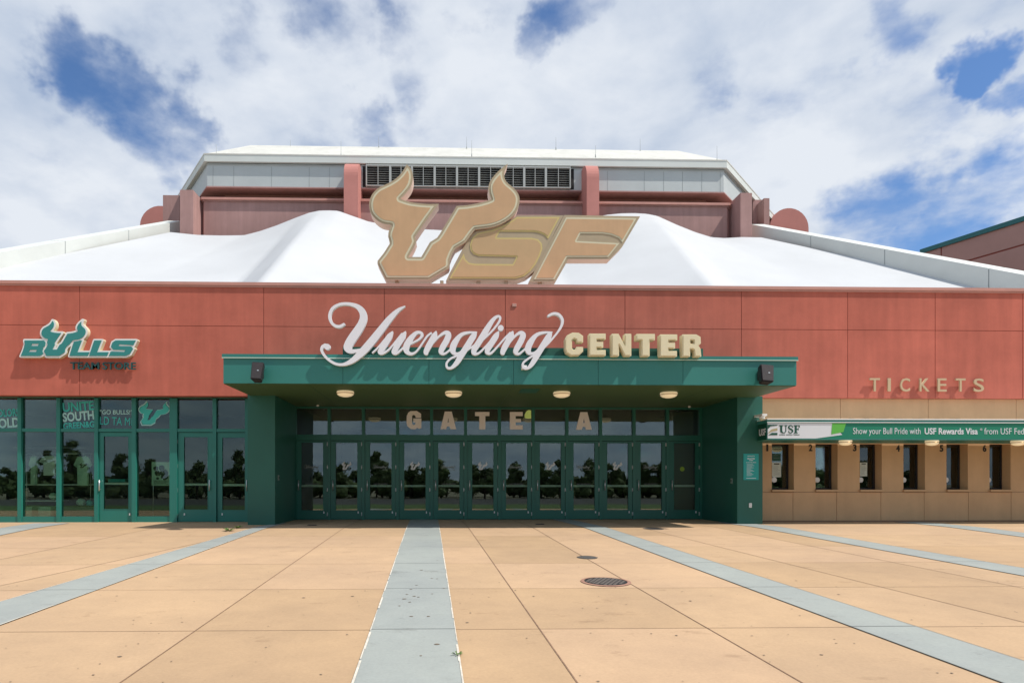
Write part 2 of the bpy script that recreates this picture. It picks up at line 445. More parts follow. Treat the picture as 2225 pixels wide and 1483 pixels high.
def plaza_mat(name, col, warm):
    m = bpy.data.materials.new(name); m.use_nodes = True; nt = m.node_tree; N = nt.nodes; L = nt.links
    b = N['Principled BSDF']; b.inputs['Roughness'].default_value = .85; b.inputs['Specular IOR Level'].default_value = .25
    geo = N.new('ShaderNodeNewGeometry')
    def noise(s, d, r, sc=(1, 1, 1), off=(0, 0, 0)):
        mp = N.new('ShaderNodeMapping'); mp.inputs['Scale'].default_value = sc; mp.inputs['Location'].default_value = off
        L.new(geo.outputs['Position'], mp.inputs[0])
        n = N.new('ShaderNodeTexNoise'); n.inputs['Scale'].default_value = s; n.inputs['Detail'].default_value = d; n.inputs['Roughness'].default_value = r
        L.new(mp.outputs[0], n.inputs['Vector']); return n.outputs[0]
    cur = None
    def mul(src, a, bb, c0, c1):
        nonlocal cur
        r = N.new('ShaderNodeValToRGB'); r.color_ramp.elements[0].position = a; r.color_ramp.elements[1].position = bb
        r.color_ramp.elements[0].color = (*c0, 1); r.color_ramp.elements[1].color = (*c1, 1); L.new(src, r.inputs[0])
        mx = N.new('ShaderNodeMix'); mx.data_type = 'RGBA'; mx.blend_type = 'MULTIPLY'; mx.inputs['Factor'].default_value = 1
        if cur is None: mx.inputs['A'].default_value = (*col, 1)
        else: L.new(cur, mx.inputs['A'])
        L.new(r.outputs[0], mx.inputs['B']); cur = mx.outputs['Result']
    mul(noise(.35, 5, .6), .3, .7, (.87, .87, .89), (1.07, 1.06, 1.03))
    mul(noise(2.2, 8, .65, (1, 1, 1), (9, 2, 0)), .3, .68, (.93, .93, .94), (1.04, 1.04, 1.04))
    mul(noise(38, 4, .7), .3, .7, (.93, .93, .93), (1.05, 1.05, 1.05))
    mul(noise(1.6, 7, .72, (1, 1.7, 1), (4, 8, 0)), .28, .40, (.74, .72, .71), (1, 1, 1))       # scuffs and old spills
    mul(noise(5.5, 6, .7, (1, 2.2, 1), (1, 3, 0)), .26, .33, (.72, .70, .68), (1, 1, 1))
    L.new(cur, b.inputs['Base Color'])
    bp = N.new('ShaderNodeBump'); bp.inputs['Strength'].default_value = .12; bp.inputs['Distance'].default_value = .004
    L.new(noise(140, 3, .6), bp.inputs['Height']); L.new(bp.outputs[0], b.inputs['Normal'])
    return m
M['plaza'] = plaza_mat('tan_concrete', (.49, .335, .204), 1)
M['plaza_b'] = plaza_mat('tan_concrete_paler', (.515, .350, .218), 1)
M['plaza_c'] = plaza_mat('tan_concrete_browner', (.46, .312, .186), 1)
M['band'] = plaza_mat('blue_grey_concrete', (.325, .347, .328), 0)
M['floorjoint'] = mat('floor_joint', (.22, .13, .08), .9, .3, 8)
M['bandjoint'] = mat('band_joint', (.14, .15, .15), .9)
M['bandedge'] = mat('pale_edge_mortar', (.60, .55, .47), .85, .25, 9)
M['gum'] = mat('gum_spot', (.19, .14, .10), .8)

# ================================================================== THE GROUND
XL, XR, YN = -55.0, 55.0, -12.0
ys = [YN, -4, 2, 6, 10, 13, 14.8, 15.1, 15.4, 15.7, 16.0, 17, 19.5]
def ground_line(p, q):
    """world line x(y) through two ground points"""
    k = (q.x - p.x) / (q.y - p.y)
    return lambda y: p.x + k * (y - p.y)
def strip(bm, fa, fb, y0, y1, lift, mi=0):
    yy = sorted({y0, y1, *[y for y in ys if y0 < y < y1]})
    for a, b in zip(yy, yy[1:]):
        face(bm, [(fa(a), a, gz(a)+lift), (fb(a), a, gz(a)+lift), (fb(b), b, gz(b)+lift), (fa(b), b, gz(b)+lift)], mi)
bands = [((884,1144),(764,1483),(955,1144),(1008,1483)), ((520,1155),(0,1307.5),(595,1142.5),(0,1359)),
         ((1277,1148.5),(2127,1465),(1327,1148.5),(2224,1436)), ((1612,1141),(2224,1251),(1652,1139),(2224,1234)),
         ((1992,1137.8),(2224,1166.5),(2037,1136.5),(2224,1157)), ((110,1131.5),(0,1147),(185,1131.5),(0,1163))]
joints = [((750,1145),(262,1482)),((1017,1145),(1254,1482)),((1162,1148),(1742,1482)),((1472,1165),(2224,1351)),((1617,1157),(2224,1277)),
          ((320,1150),(0,1215)),((450,1175),(0,1272))]
cross = [2.1, 4.05, 5.98, 7.91, 9.88, 11.8, 13.6, 15.45]
edges = []
for (a, b, c, d) in bands:
    edges.append((ground_line(G(*a), G(*b)), ground_line(G(*c), G(*d))))
jl = [ground_line(G(*a), G(*b)) for (a, b) in joints]
bm = BM(); rs = random.Random(5)
rows_y = sorted(set(ys + cross))
lines = sorted(jl + [e[0] for e in edges], key=lambda f: f(8.0))
for y0, y1 in zip([YN]+cross, cross+[19.5]):
    yy = [y0] + [q for q in rows_y if y0 < q < y1] + [y1]
    tone = [(0, 3, 4)[rs.randrange(3)] for _ in range(len(lines)+1)]
    for a, b in zip(yy, yy[1:]):
        xa_, xb_ = [[XL] + sorted(f(y) for f in lines) + [XR] for y in (a, b)]
        for n_ in range(len(lines)+1):
            face(bm, [(xa_[n_], a, gz(a)), (xa_[n_+1], a, gz(a)), (xb_[n_+1], b, gz(b)), (xb_[n_], b, gz(b))], tone[n_])
bmesh.ops.remove_doubles(bm, verts=bm.verts, dist=1e-4)
for f in jl:
    strip(bm, lambda y, f=f: f(y)-.006, lambda y, f=f: f(y)+.006, YN, 18.7, .004, 1)
for y in cross:
    face(bm, [(XL, y-.004, gz(y)+.004), (XR, y-.004, gz(y)+.004), (XR, y+.004, gz(y)+.004), (XL, y+.004, gz(y)+.004)], 1)
def blob(bm, x, y, r, lift, mi, n=9, ex=1.0):
    a0 = random.random()*6
    face(bm, [(x + r*ex*random.uniform(.7, 1.2)*math.cos(a0+2*math.pi*k/n), y + r*random.uniform(.7, 1.2)*math.sin(a0+2*math.pi*k/n), gz(y + 0)+lift) for k in range(n)], mi)
spots = [(754,1378),(260,1426),(254,1294),(766,1295),(800,1253),(700,1207),(1062,1297),(1120,1282),(1500,1305),(1545,1294),(1660,1423),(1981,1346),
         (2068,1462),(1730,1261),(1785,1422),(1415,1376),(1470,1380),(1266,1321),(1297,1321),(1361,1313),(1817,1397),(1738,1337),(1822,1291),(1640,1152),
         (840,1155),(720,1193),(765,1179),(1000,1310),(1022,1331),(1015,1352),(697,1465),(890,1392),(1043,1264),(1085,1265),(1300,1480),(1115,1247),(1160,1295),
         (410,1173),(116,1209),(146,1172),(340,1254),(396,1351),(605,1285),(660,1298)]
for (u, v) in spots:
    g = G(u, v); blob(bm, g.x, g.y, random.uniform(.008, .017), .005, 2, ex=1.2)
for k in range(420):
    y = random.uniform(3.5, 15); x = random.uniform(-.85*y-1, .95*y+1); blob(bm, x, y, random.uniform(.004, .011), .005, 2, 6)
whole('plaza', bm, [M['plaza'], M['floorjoint'], M['gum'], M['plaza_b'], M['plaza_c']], kind='structure')
bands_objs = []
for i, (fa, fb) in enumerate(edges):
    bm = BM(); y1 = 18.7 if i in (0, 2) else 17.2
    strip(bm, fa, fb, YN, y1, .008, 0)
    for y in cross:
        face(bm, [(fa(y), y-.005, gz(y)+.012), (fb(y), y-.005, gz(y)+.012), (fb(y), y+.005, gz(y)+.012), (fa(y), y+.005, gz(y)+.012)], 1)
    if i in (0, 1):
        # crumbling pale mortar at both edges, broken into uneven runs
        for f, sgn in ((fa, 1), (fb, -1)):
            y = 2.5
            while y < 15.6:
                l = random.uniform(.25, .9); w = random.uniform(.006, .020) * (1 if i == 0 else .8)
                strip(bm, f, lambda q, f=f, w=w, s=sgn: f(q) + s*w, y, min(y+l, 16), .012, 2); y += l + random.choice((0, 0, 0, .04, .1))
    else:
        for f, sgn in ((fa, 1), (fb, -1)):
            strip(bm, f, lambda q, f=f, s=sgn: f(q) + s*.006, YN, y1, .012, 1)
    if i == 0:
        for (u, v) in ((905,1272),(893,1281),(884,1292),(868,1317),(900,1296),(909,1298),(890,1309),(880,1302),(939,1291),(894,1340),(931,1340),(965,1279),(950,1218),(916,1239),(949,1401),(914,1426),(878,1302),(950,1258),(938,1257)):
            g = G(u, v); blob(bm, g.x, g.y, random.uniform(.010, .020), .012, 3, ex=1.3)
    whole('pavement_band', bm, [M['band'], M['bandjoint'], M['bandedge'], M['gum']], kind='structure')

bm = BM(); face(bm, [(-700,-700,-1.05),(700,-700,-1.05),(700,700,-1.05),(-700,700,-1.05)]); whole('ground', bm, M['earth'], kind='structure')
bm = BM(); face(bm, [(-90,-24,-.97),(90,-24,-.97),(90,-12,-.94),(-90,-12,-.94)]); whole('lawn', bm, M['lawn'], kind='structure')
bm = BM(); face(bm, [(-90,-48,-.99),(90,-48,-.99),(90,-24,-.98),(-90,-24,-.98)]); whole('parking_lot', bm, M['asphalt'], kind='structure')
# the wood across the car park, seen only as the reflection in the glass
bm = BM(); rnd = random.Random(3)
def clump(c, r, n):
    """a lumpy dark mass of foliage with leaves standing off its surface"""
    m_ = bmesh.ops.create_icosphere(bm, subdivisions=2, radius=1.0)['verts']; ph = [rnd.uniform(0, 6) for _ in range(3)]
    for v in m_:
        d = v.co.normalized(); k_ = r*.80*(1+.22*math.sin(5*d.x+ph[0])*math.sin(4*d.z+ph[1])+.12*math.sin(9*d.y+ph[2]))
        v.co = Vector((c.x+d.x*k_, c.y+d.y*k_, c.z+d.z*k_*.8))
    for q in range(n):
        d = Vector((rnd.gauss(0, 1), rnd.gauss(0, 1), rnd.gauss(0, 1))).normalized(); p = c + Vector((d.x, d.y, d.z*.8))*r*rnd.uniform(.70, 1.08); s_ = rnd.uniform(.10, .24)
        nn = Vector((rnd.gauss(0, 1), rnd.gauss(0, 1), rnd.gauss(0, 1))).normalized(); t = nn.orthogonal().normalized(); bb = nn.cross(t)
        face(bm, [p+t*s_, p+bb*s_*.7, p-t*s_, p-bb*s_*.7])
for k in range(84):
    cx = -72+k*1.73+rnd.uniform(-1, 1); cy = rnd.uniform(-60, -50); H = rnd.uniform(3.2, 5.2) + (2.4 if rnd.random() < .13 else 0)
    tube(bm, (cx, cy, -1.05), (cx+rnd.uniform(-.3, .3), cy, H*.6), .17, 6, 1)
    nc = int(4+H); r_ = rnd.uniform(1.0, 1.5)
    for q in range(nc):
        f_ = (q+.5)/nc; w_ = 1.9*(1-f_*.75); clump(Vector((cx+rnd.uniform(-w_, w_), cy+rnd.uniform(-w_, w_), -.4+f_*(H-.2))), r_*rnd.uniform(.7, 1.1)*(1.15-.5*f_), 55)
for k in range(90): clump(Vector((-72+k*1.62+rnd.uniform(-.6, .6), rnd.uniform(-63, -60), rnd.uniform(.2, 1.5))), rnd.uniform(1.1, 2.0), 24)
o = whole('tree_line', bm, [M['leaf'], M['bark']], 'dark leafy wood across the car park, mirrored in the door glass', 'trees'); o['kind'] = 'stuff'

# ================================================================== THE ARENA
A = empty('arena_building', (1.5, 17.3, 0), 'red stucco arena with green entrance, white tent roof and pink drum on top', 'building')
YW, YT, YS, YD = 17.3, 17.43, 17.75, 18.75          # red wall, tan wall, shop front, entrance doors
ZTOP = vz(625, YW, 1112); ZB = 3.56; XA, XB = ux(-330, YW), ux(2560, YW)
ZR = 3.5                                            # underside of the red wall
# --- red wall with panel joints cut as grooves between separate panels
bm = BM()
jx = [XA] + [ux(u, YW) for u in (-227, 173, 573, 835, 1098, 1358, 1611, 1842, 2032, 2222, 2410)] + [XB]
zj = vz(712, YW, 1112)
for a, b in zip(jx, jx[1:]):
    for z0, z1 in ((ZR, zj), (zj, ZTOP)):
        box(bm, a+.008, b-.008, YW, YW+.12, z0+(.007 if z0 == zj else 0), z1-(.007 if z1 == zj else 0))
box(bm, XA, XB, YW+.014, YW+.35, ZR+.002, ZTOP-.01, 1)
part('red_wall', bm, [M['red'], M['joint']], A)
bm = BM()
box(bm, XA, XB, YW-.05, YW+.4, ZTOP, ZTOP+.085); box(bm, XA, XB, YW-.025, YW-.001, ZTOP-.05, ZTOP-.002)
part('coping', bm, M['coping'], A)
# --- tan ticket wall
wins = [(1677,1725),(1772,1820),(1868,1916),(1963,2010),(2056.5,2103),(2150,2196)]
XC = ux(1655, YT); ZS, ZH = vz(1063, YT, 1900), 2.215
bm = BM()
openx = [(ux(a, YT), ux(b, YT)) for a, b in wins]
while openx[-1][1] < XB - 1.2:
    d = openx[-1][0] - openx[-2][0]; openx.append((openx[-1][0]+d, openx[-1][1]+d))
cur = XC
for (a, b) in openx + [(XB, XB)]:
    box(bm, cur, a, YT, YT+.34, ZS-.06, ZH); cur = b
jt = [XC] + [ux(u, YT) for u in (1723, 1818, 1914, 2008, 2104, 2197, 2290, 2384)] + [XB]
for a, b in zip(jt, jt[1:]): box(bm, a+.006, b-.006, YT, YT+.34, -.1, ZS-.072)
ju = [XC] + [ux(u, YT) for u in (1826, 2017, 2208, 2400)] + [XB]
for a, b in zip(ju, ju[1:]): box(bm, a+.006, b-.006, YT, YT+.34, ZH+.002, ZR-.004)
box(bm, XC, XB, YT+.02, YT+.33, -.1, ZS-.062, 1); box(bm, XC, XB, YT+.02, YT+.33, ZH+.004, ZR-.006, 1)
part('tan_wall', bm, [M['tan'], M['tanjoint']], A)
bm = BM(); box(bm, XC, XB, YT-.03, YT+.1, -.1, .035); part('base_strip', bm, M['tanjoint'], A)
# --- ticket windows
tw = None
wa, wb = openx[0]; ww = wb - wa
for i, (a, b) in enumerate(openx):
    if tw is None:
        bm = BM(); yg = YT + .30
        fr = .05
        box(bm, a, b, yg-.02, yg+.05, ZH-.05, ZH); box(bm, a, b, yg-.02, yg+.05, ZS, ZS+.05)
        box(bm, a, a+fr, yg-.02, yg+.05, ZS+.05, ZH-.05); box(bm, b-fr, b, yg-.02, yg+.05, ZS+.05, ZH-.05)
        tw = part('ticket_window', bm, M['speaker'], A)
        bm = BM(); box(bm, a+fr, b-fr, yg, yg+.012, ZS+.05, ZH-.05); part('pane', bm, M['glass'], tw)
        bm = BM(); box(bm, a-.02, b+.02, YT-.07, YT+.29, ZS-.055, ZS-.001); part('sill', bm, M['tan'], tw)
        bm = BM(); n = len(bm.verts); lathe(bm, [(.0785, 0), (.0785, .02), (.06, .026)], (0, 0, 0), 20)
        for v in bm.verts: v.co = Vector(((a+b)/2-.1+v.co.x, yg-.004-v.co.z, vz(1042, yg, 1690)+v.co.y))
        sh = part('speak_hole', bm, M['white'], tw)
        bm = BM(); lathe(bm, [(.02, 0), (.02, .004)], (0, 0, 0), 10)
        for v in bm.verts: v.co = Vector(((a+b)/2-.1+v.co.x, yg-.032-v.co.z, vz(1042, yg, 1690)+v.co.y))
        for v in bm.verts: pass
        bm.free()
    else:
        c = copy_tree(tw, A); c.location.x += a - wa
# booth behind the windows
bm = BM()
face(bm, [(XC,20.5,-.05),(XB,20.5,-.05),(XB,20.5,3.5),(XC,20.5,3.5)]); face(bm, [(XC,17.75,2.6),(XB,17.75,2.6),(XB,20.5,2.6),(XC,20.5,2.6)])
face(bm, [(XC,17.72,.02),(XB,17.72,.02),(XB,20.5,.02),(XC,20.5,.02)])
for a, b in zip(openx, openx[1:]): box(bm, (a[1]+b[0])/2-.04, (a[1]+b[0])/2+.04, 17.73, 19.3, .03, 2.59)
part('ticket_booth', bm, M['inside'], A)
# numbers
for i, (u, v) in enumerate(((1667,979),(1761,979),(1857,979),(1951,980),(2045.5,980),(2139,980))):
    bm = BM(); text_bm(bm, str(i+1), ux(u, YT), vz(v, YT, u), YT, h=.185, w=.10 if i else .055, ext=.006, off=.03)
    part('window_number', bm, M['ink'], A)
# --- ticket canopy
YC = 15.9; CX0 = ux(1667, YC); CX1 = ux(2600, YC); CZ0, CZ1 = vz(955, YC, 1900), vz(909.5, YC, 1900)
bm = BM(); box(bm, CX0, CX1, YC, YW-.005, CZ0+.03, CZ1-.11); box(bm, CX0, CX1, YC-.01, YW-.005, CZ0, CZ0+.03)
box(bm, CX0-.01, CX1, YC-.02, YW-.005, CZ1-.11, CZ1-.03)
tc_ = part('ticket_awning', bm, M['fascia'], A)
bm = BM(); box(bm, CX0-.015, CX1, YC-.035, YC+.3, CZ1-.03, CZ1); box(bm, CX0-.015, CX1, YC-.03, YC-.021, CZ1-.105, CZ1-.085); box(bm, CX0, CX1, YC+.301, YT+.0-.15, CZ1-.029, CZ1-.004); part('metal_edge_and_bounce_top', bm, M['white'], tc_)  # last box: unseen white top, added to bounce light onto the wall
bm = BM(); box(bm, CX0-.006, CX0-.001, YC+.05, 16.4, CZ0+.005, CZ1-.12); 
text_bm(bm, 'USF', 0, 0, 0, w=.34, h=.17, ext=.004, off=.03, mi=1)
for v in bm.verts:
    if v.co.y < 5: v.co = Vector((CX0-.012+v.co.y, YC+.22-v.co.x, CZ0+.13+v.co.z))
part('end_panel', bm, [M['bannerdark'], M['bannerwhite']], tc_)

# --- entrance columns, side walls and canopy
YCF = 16.43; ZSOF = 3.45
XLo, XLi, XRi, XRo = ux(538, YCF), ux(597.5, YCF), ux(1602, YCF), ux(1657, YCF)
YF = 14.5; XCL, XCR = ux(485, YF), ux(1731, YF); CTOP, CBOT = vz(772, YF, 1107), vz(834.5, YF, 1107)
ZSOF = CBOT + .02
for (a, b, nm) in ((XLo, XLi, 'l'), (XRi, XRo, 'r')):
    bm = BM(); box(bm, a, b, YCF, YD+.1, -.1, ZSOF-.002); part('column', bm, M['green'], A)
bm = BM(); box(bm, XCL+.02, XCR-.02, YF+.06, YW-.004, CBOT, CTOP-.12)
jc = [XCL] + [ux(u, YF) for u in (745, 932, 1116, 1300, 1484)] + [XCR]
for a, b in zip(jc, jc[1:]): box(bm, a+.004, b-.004, YF, YF+.058, CBOT, CTOP-.09)
box(bm, XCL-.0, XCL+.018, YF+.06, YW-.004, CBOT, CTOP-.09); box(bm, XCR-.018, XCR, YF+.06, YW-.004, CBOT, CTOP-.09)
cp = part('canopy', bm, M['fascia'], A)
bm = BM(); box(bm, XCL-.02, XCR+.02, YF-.03, YW-.006, CTOP-.088, CTOP); part('cap', bm, M['fascia'], cp)
bm = BM(); box(bm, XCL-.021, XCR+.021, YF-.036, YF-.031, CTOP-.10, CTOP-.078); part('drip_edge_highlight', bm, M['pushbar'], cp)  # pale strip: the highlight along the cap's edge, put into the colour
bm = BM()
box(bm, XCL+.01, XCR-.01, YF+.02, YCF-.002, CBOT-.012, CBOT-.001); box(bm, XLi+.002, XRi-.002, YCF, YD-.06, ZSOF-.032, ZSOF-.021)
for u in (690, 1107, 1520):
    x = ux(u, 15.6); box(bm, x-.004, x+.004, YF+.05, YD-.1, CBOT-.016, CBOT-.0125, 1)
box(bm, ux(1132, 15.2), ux(1172, 15.2), 15.1, 15.75, CBOT-.02, CBOT-.013, 2)
part('soffit', bm, [M['soffit'], M['bannerdark'], M['green']], cp)
bm = BM(); box(bm, ux(745, YF+.1), ux(1527, YF+.1), YF+.08, YF+.5, CTOP+.001, vz(755, YF+.08, 1130)); part('sign_curb', bm, M['green'], cp)

# --- entrance door wall: twelve bays
X0, X1 = ux(641, YD), ux(1522, YD); NB = 12; BW = (X1 - X0)/NB
zd = lambda v: vz(v, YD, 1080)
bm = BM()
for k in range(NB+1):
    x = X0 + k*BW; box(bm, x-.045, x+.045, YD-.05, YD+.1, 0, ZSOF-.033)
for k in range(NB):
    a, b = X0+k*BW+.045, X0+(k+1)*BW-.045
    box(bm, a, b, YD-.04, YD+.09, ZSOF-.09, ZSOF-.034); box(bm, a, b, YD-.04, YD+.09, zd(957), zd(944.5))
box(bm, XLi, X0-.045, YD-.04, YD+.1, -.1, ZSOF-.033); box(bm, X1+.045, XRi, YD-.04, YD+.1, -.1, ZSOF-.033)
ef = part('entrance_frame', bm, M['frame'], A)
pn = None
for k in range(NB):
    if pn is None:
        bm = BM(); box(bm, X0+.045, X0+BW-.045, YD+.02, YD+.032, zd(944.5), ZSOF-.09); pn = part('transom_pane', bm, M['glass'], A)
    else: c = copy_tree(pn, A); c.location.x += k*BW
def door(x0, x1, g0, g1, y, z1, gz0, gz1, hx, nx, bar, fm, gm, lock=None, z0=.012):
    bm = BM()
    box(bm, x0, g0, y-.025, y+.025, z0, z1); box(bm, g1, x1, y-.025, y+.025, z0, z1)
    box(bm, g0, g1, y-.025, y+.025, z0, gz0); box(bm, g0, g1, y-.025, y+.025, gz1, z1)
    for (a, b, c, d) in ((g0, g0+.012, gz0, gz1), (g1-.012, g1, gz0, gz1), (g0+.012, g1-.012, gz0, gz0+.012), (g0+.012, g1-.012, gz1-.012, gz1)):
        box(bm, a, b, y-.032, y-.026, c, d)
    D = part('door', bm, fm, A)
    bm = BM(); box(bm, g0, g1, y-.006, y+.006, gz0, gz1); part('pane', bm, gm, D)
    bm = BM(); tube(bm, (hx, y-.09, .88), (hx, y-.09, 1.19), .016, 8)
    for zz in (.92, 1.15): tube(bm, (hx, y-.088, zz), (hx, y-.02, zz), .010, 6)
    part('handle', bm, M['steel'], D)
    for zz in (.17, .9, 1.58, 2.27):
        bm = BM(); tube(bm, (nx, y-.045, zz-.055), (nx, y-.045, zz+.055), .012, 8); box(bm, nx-.018, nx+.018, y-.034, y-.026, zz-.055, zz+.055); part('hinge', bm, M['steel'], D)
    if bar:
        bm = BM(); box(bm, g0-.02, g1+.02, y+.03, y+.075, bar-.03, bar+.03); part('push_bar', bm, M['pushbar'], D)
    if lock:
        bm = BM(); box(bm, lock-.014, lock+.014, y-.05, y-.026, .19, .25); part('lock', bm, M['white'], D)
    return D
doors = []
for k in range(NB):
    if k == 0:
        D = door(X0+.05, X0+BW-.05, X0+.185*BW, X0+.835*BW, YD, zd(958), zd(1108), zd(961), X0+.12*BW, X0+.955*BW, zd(1055), M['frame'], M['glass'], X0+.85*BW)
    else: D = copy_tree(doors[0], A); D.location.x += k*BW
    doors.append(D)

# --- horned letter U: outline traced once, used for the big sign, the shop sign and the vinyl marks
C2 = lambda l: [(740+x/3.708, 300+y/3.708) for x, y in l]
horn_l = catmull([(533,212),(562,240),(581,285),(582,335),(566,390),(530,440),(482,490)], 4)
top_l = catmull([(482,490),(560,515),(650,527),(720,531),(790,529)], 3)[1:]
slot = [(700,650),(600,797),(610,832),(596,868),(548,957),(650,957),(720,838),(778,802),(802,768),(935,546)]
top_r = catmull([(935,546),(1020,540),(1110,524),(1180,505),(1212,492)], 3)[1:]
horn_ri = catmull([(1212,492),(1196,440),(1193,385),(1216,330),(1270,268),(1347,205)], 4)[1:]
horn_ro = catmull([(1347,205),(1323,265),(1320,312),(1340,355),(1395,402),(1432,450),(1443,505),(1425,575),(1380,635),(1310,684),(1220,717),(1085,735)], 4)[1:]
side_r = [(1060,765),(1010,835),(992,848),(925,887),(900,932),(880,985),(880,1028),(870,1048),(715,1140),(362,1140),(297,1012),(298,988),(345,930),(395,852),(395,830),(383,792),(386,758),(407,700)]
horn_lo = catmull([(407,700),(335,687),(282,652),(243,603),(231,550),(235,500),(258,448),(305,402),(375,368),(440,330),(490,282),(533,212)], 4)[1:-1]
U_RAW = horn_l + top_l + slot + top_r + horn_ri + horn_ro + side_r + horn_lo
U_PX = C2(U_RAW)
S_OUT = C2([(1420,624),(1798,622),(1738,735),(1690,832),(1640,930),(1600,1012),(1560,1072),(1500,1118),(1420,1148),(850,1148),(880,1085),(1000,862),(1050,775),(1100,748),(1160,740),(1240,722),(1330,688),(1400,640)])
S_LINE = C2([(1420,637),(1768,636),(1672,813),(1640,780),(1600,764),(1560,756),(1283,754),(1256,803),(1540,804),(1592,816),(1622,850),(1626,892),(1606,950),(1570,1020),(1530,1072),(1480,1112),(1410,1132),(876,1132),(992,930),(1005,975),(1035,1005),(1080,1013),(1387,1016),(1415,958),(1110,950),(1070,935),(1048,905),(1042,860),(1060,805),(1100,768),(1150,756),(1220,742),(1300,712),(1370,672)])
F_OUT = [(1226,467),(1391,470),(1352,536),(1325,563),(1235,563),(1207,612),(1149,612)]
F_LINE = [(1229.5,472.5),(1383,474.5),(1352.5,527),(1344,517),(1328,510.5),(1309,507.5),(1261,507.5),(1252.5,524),(1346,528.5),(1322,558.5),(1232,558.5),(1205,607),(1159.5,607)]
YU = 17.85
pw = lambda poly, y: [(P(u, v, y).x, P(u, v, y).z) for u, v in poly]
US = empty('roof_sign', (P(1107, 614, YU).x, YU, ZTOP), 'huge tan roof sign of the letters USF, the U shaped like a horned bull head', 'sign')
def big_letter(name, outer, line, fmat, lmat, dy, depth=.36):
    bm = BM(); y = YU + dy
    o = pw(outer, y)
    prism(bm, [o], y, y+depth, 0, 1)
    L_ = part(name, bm, [M['olive'], M['signside']], US)
    if line is None:
        a, b = shapes([o], (-.062, -.112), .02)
    else:
        ln = pw(line, y); a, b = shapes([ln], (-.002, -.045), .018)
    bm = BM(); prism(bm, a, y-.012, y-.0); part('outline', bm, lmat, L_)
    bm = BM(); prism(bm, b, y-.02, y-.011); part('face', bm, fmat, L_)
    return L_
big_letter('letter_f', F_OUT, F_LINE, M['usf'], M['cream'], .0)
big_letter('letter_s', S_OUT, S_LINE, M['usfs'], M['gold'], .02)
big_letter('letter_u', U_PX, None, M['usf'], M['cream'], -.06, .42)
bm = BM()
for u in (862, 960, 1040, 1100, 1175):
    x = ux(u, YU); box(bm, x-.05, x+.05, YU+.05, YU+.25, ZTOP-.3, P(u, 611, YU).z+.04)
part('post', bm, M['olive'], US)

# --- script sign on the canopy
C1 = lambda l: [(680+x/3.973, 640+y/3.973, r/3.973) for x, y, r in l]
script = [
 [(268,258,12),(232,277,13),(188,268,13),(156,232,13),(147,180,14),(172,122,14),(232,87,13),(310,82,14),(385,105,21),(428,150,31),(438,200,34),(424,250,36),(388,312,40),(345,372,41),(312,425,40),(300,460,36),(318,483,26),(352,490,18),(410,478,12)],
 [(795,103,5),(735,138,17),(665,208,28),(592,300,33),(522,388,36),(452,470,36),(392,530,30),(330,578,22),(260,604,13),(190,595,12),(122,550,12),(80,492,12),(82,455,14),(108,440,18)],[(126,452,28)],
 [(516,502,7),(552,470,8),(600,415,8),(640,365,8)],[(688,322,6),(660,365,27),(635,410,28),(600,465,26),(578,497,20),(605,508,11),(660,472,9),(720,400,8),(768,340,8)],
 [(800,322,6),(775,365,27),(748,410,28),(712,470,26),(698,500,19),(728,506,11),(790,452,9),(850,422,8),(915,388,10),(943,352,13),(930,330,13),(892,332,16),(845,380,26),(810,440,30),(808,488,24),(845,512,14),(890,495,9),(940,430,9),(985,362,9),(1020,334,9)],
 [(1062,325,10),(1048,360,27),(1022,405,28),(992,460,28),(975,500,22),(985,512,10)],[(1010,450,8),(1085,365,10),(1140,330,16),(1170,345,26),(1155,395,28),(1120,455,28),(1104,495,21),(1132,512,11),(1180,480,9),(1232,420,9)],
 [(1412,326,6),(1335,330,12),(1275,352,18),(1222,420,29),(1206,475,28),(1222,508,16),(1270,500,9),(1335,425,9),(1390,350,9)],
 [(1405,330,10),(1385,360,27),(1350,415,28),(1290,510,28),(1242,588,23),(1195,632,13),(1160,630,11),(1154,592,10),(1190,552,9),(1262,520,9),(1350,468,8),(1425,412,8)],
 [(1470,390,8),(1555,305,9),(1608,232,10),(1614,198,11),(1592,190,12),(1552,222,19),(1495,310,28),(1435,408,28),(1392,475,26),(1390,508,17),(1430,506,10),(1490,450,9),(1545,385,8)],
 [(1600,324,8),(1578,362,27),(1550,405,28),(1515,462,26),(1502,497,19),(1535,507,11),(1592,450,9),(1655,378,9),(1700,332,9)],[(1620,290,28)],
 [(1722,325,10),(1708,360,27),(1682,405,28),(1652,460,28),(1636,500,22),(1645,512,10)],[(1670,450,8),(1738,365,10),(1785,332,16),(1812,348,26),(1798,395,28),(1762,460,28),(1748,497,20),(1778,512,11),(1830,470,9),(1872,428,9)],
 [(2062,326,6),(1985,330,12),(1925,352,18),(1872,420,29),(1855,475,28),(1872,508,16),(1920,496,9),(1985,422,9),(2042,348,9)],
 [(2052,330,10),(2034,362,27),(2000,415,28),(1942,510,28),(1892,596,22),(1852,635,13),(1816,630,11),(1814,590,10),(1868,546,9),(1940,505,9),(2022,430,9),(2092,350,9),(2140,280,11),(2152,222,13),(2122,176,13),(2076,165,12),(2032,184,11)],
]
YL = 14.40; k = YL/F
st = [[(P(u, v, YL).x, P(u, v, YL).z, r*k*.91) for u, v, r in C1(s)] for s in script]
allp = [[(x, z) for x, z, r in s] for s in st]
xs_, zs_ = grid(*bounds(allp, .14), .0125)
lp = contours(sd_strokes(st, xs_, zs_), xs_, zs_)
SG = empty('canopy_sign', (P(1107, 770, YL).x, YL, CTOP), 'white script Yuengling and cream block CENTER lettering standing on the green canopy', 'sign')
bm = BM(); prism(bm, lp, YL-.04, YL+.06, 0, 0); part('script_lettering', bm, [M['script'], M['signside']], SG)
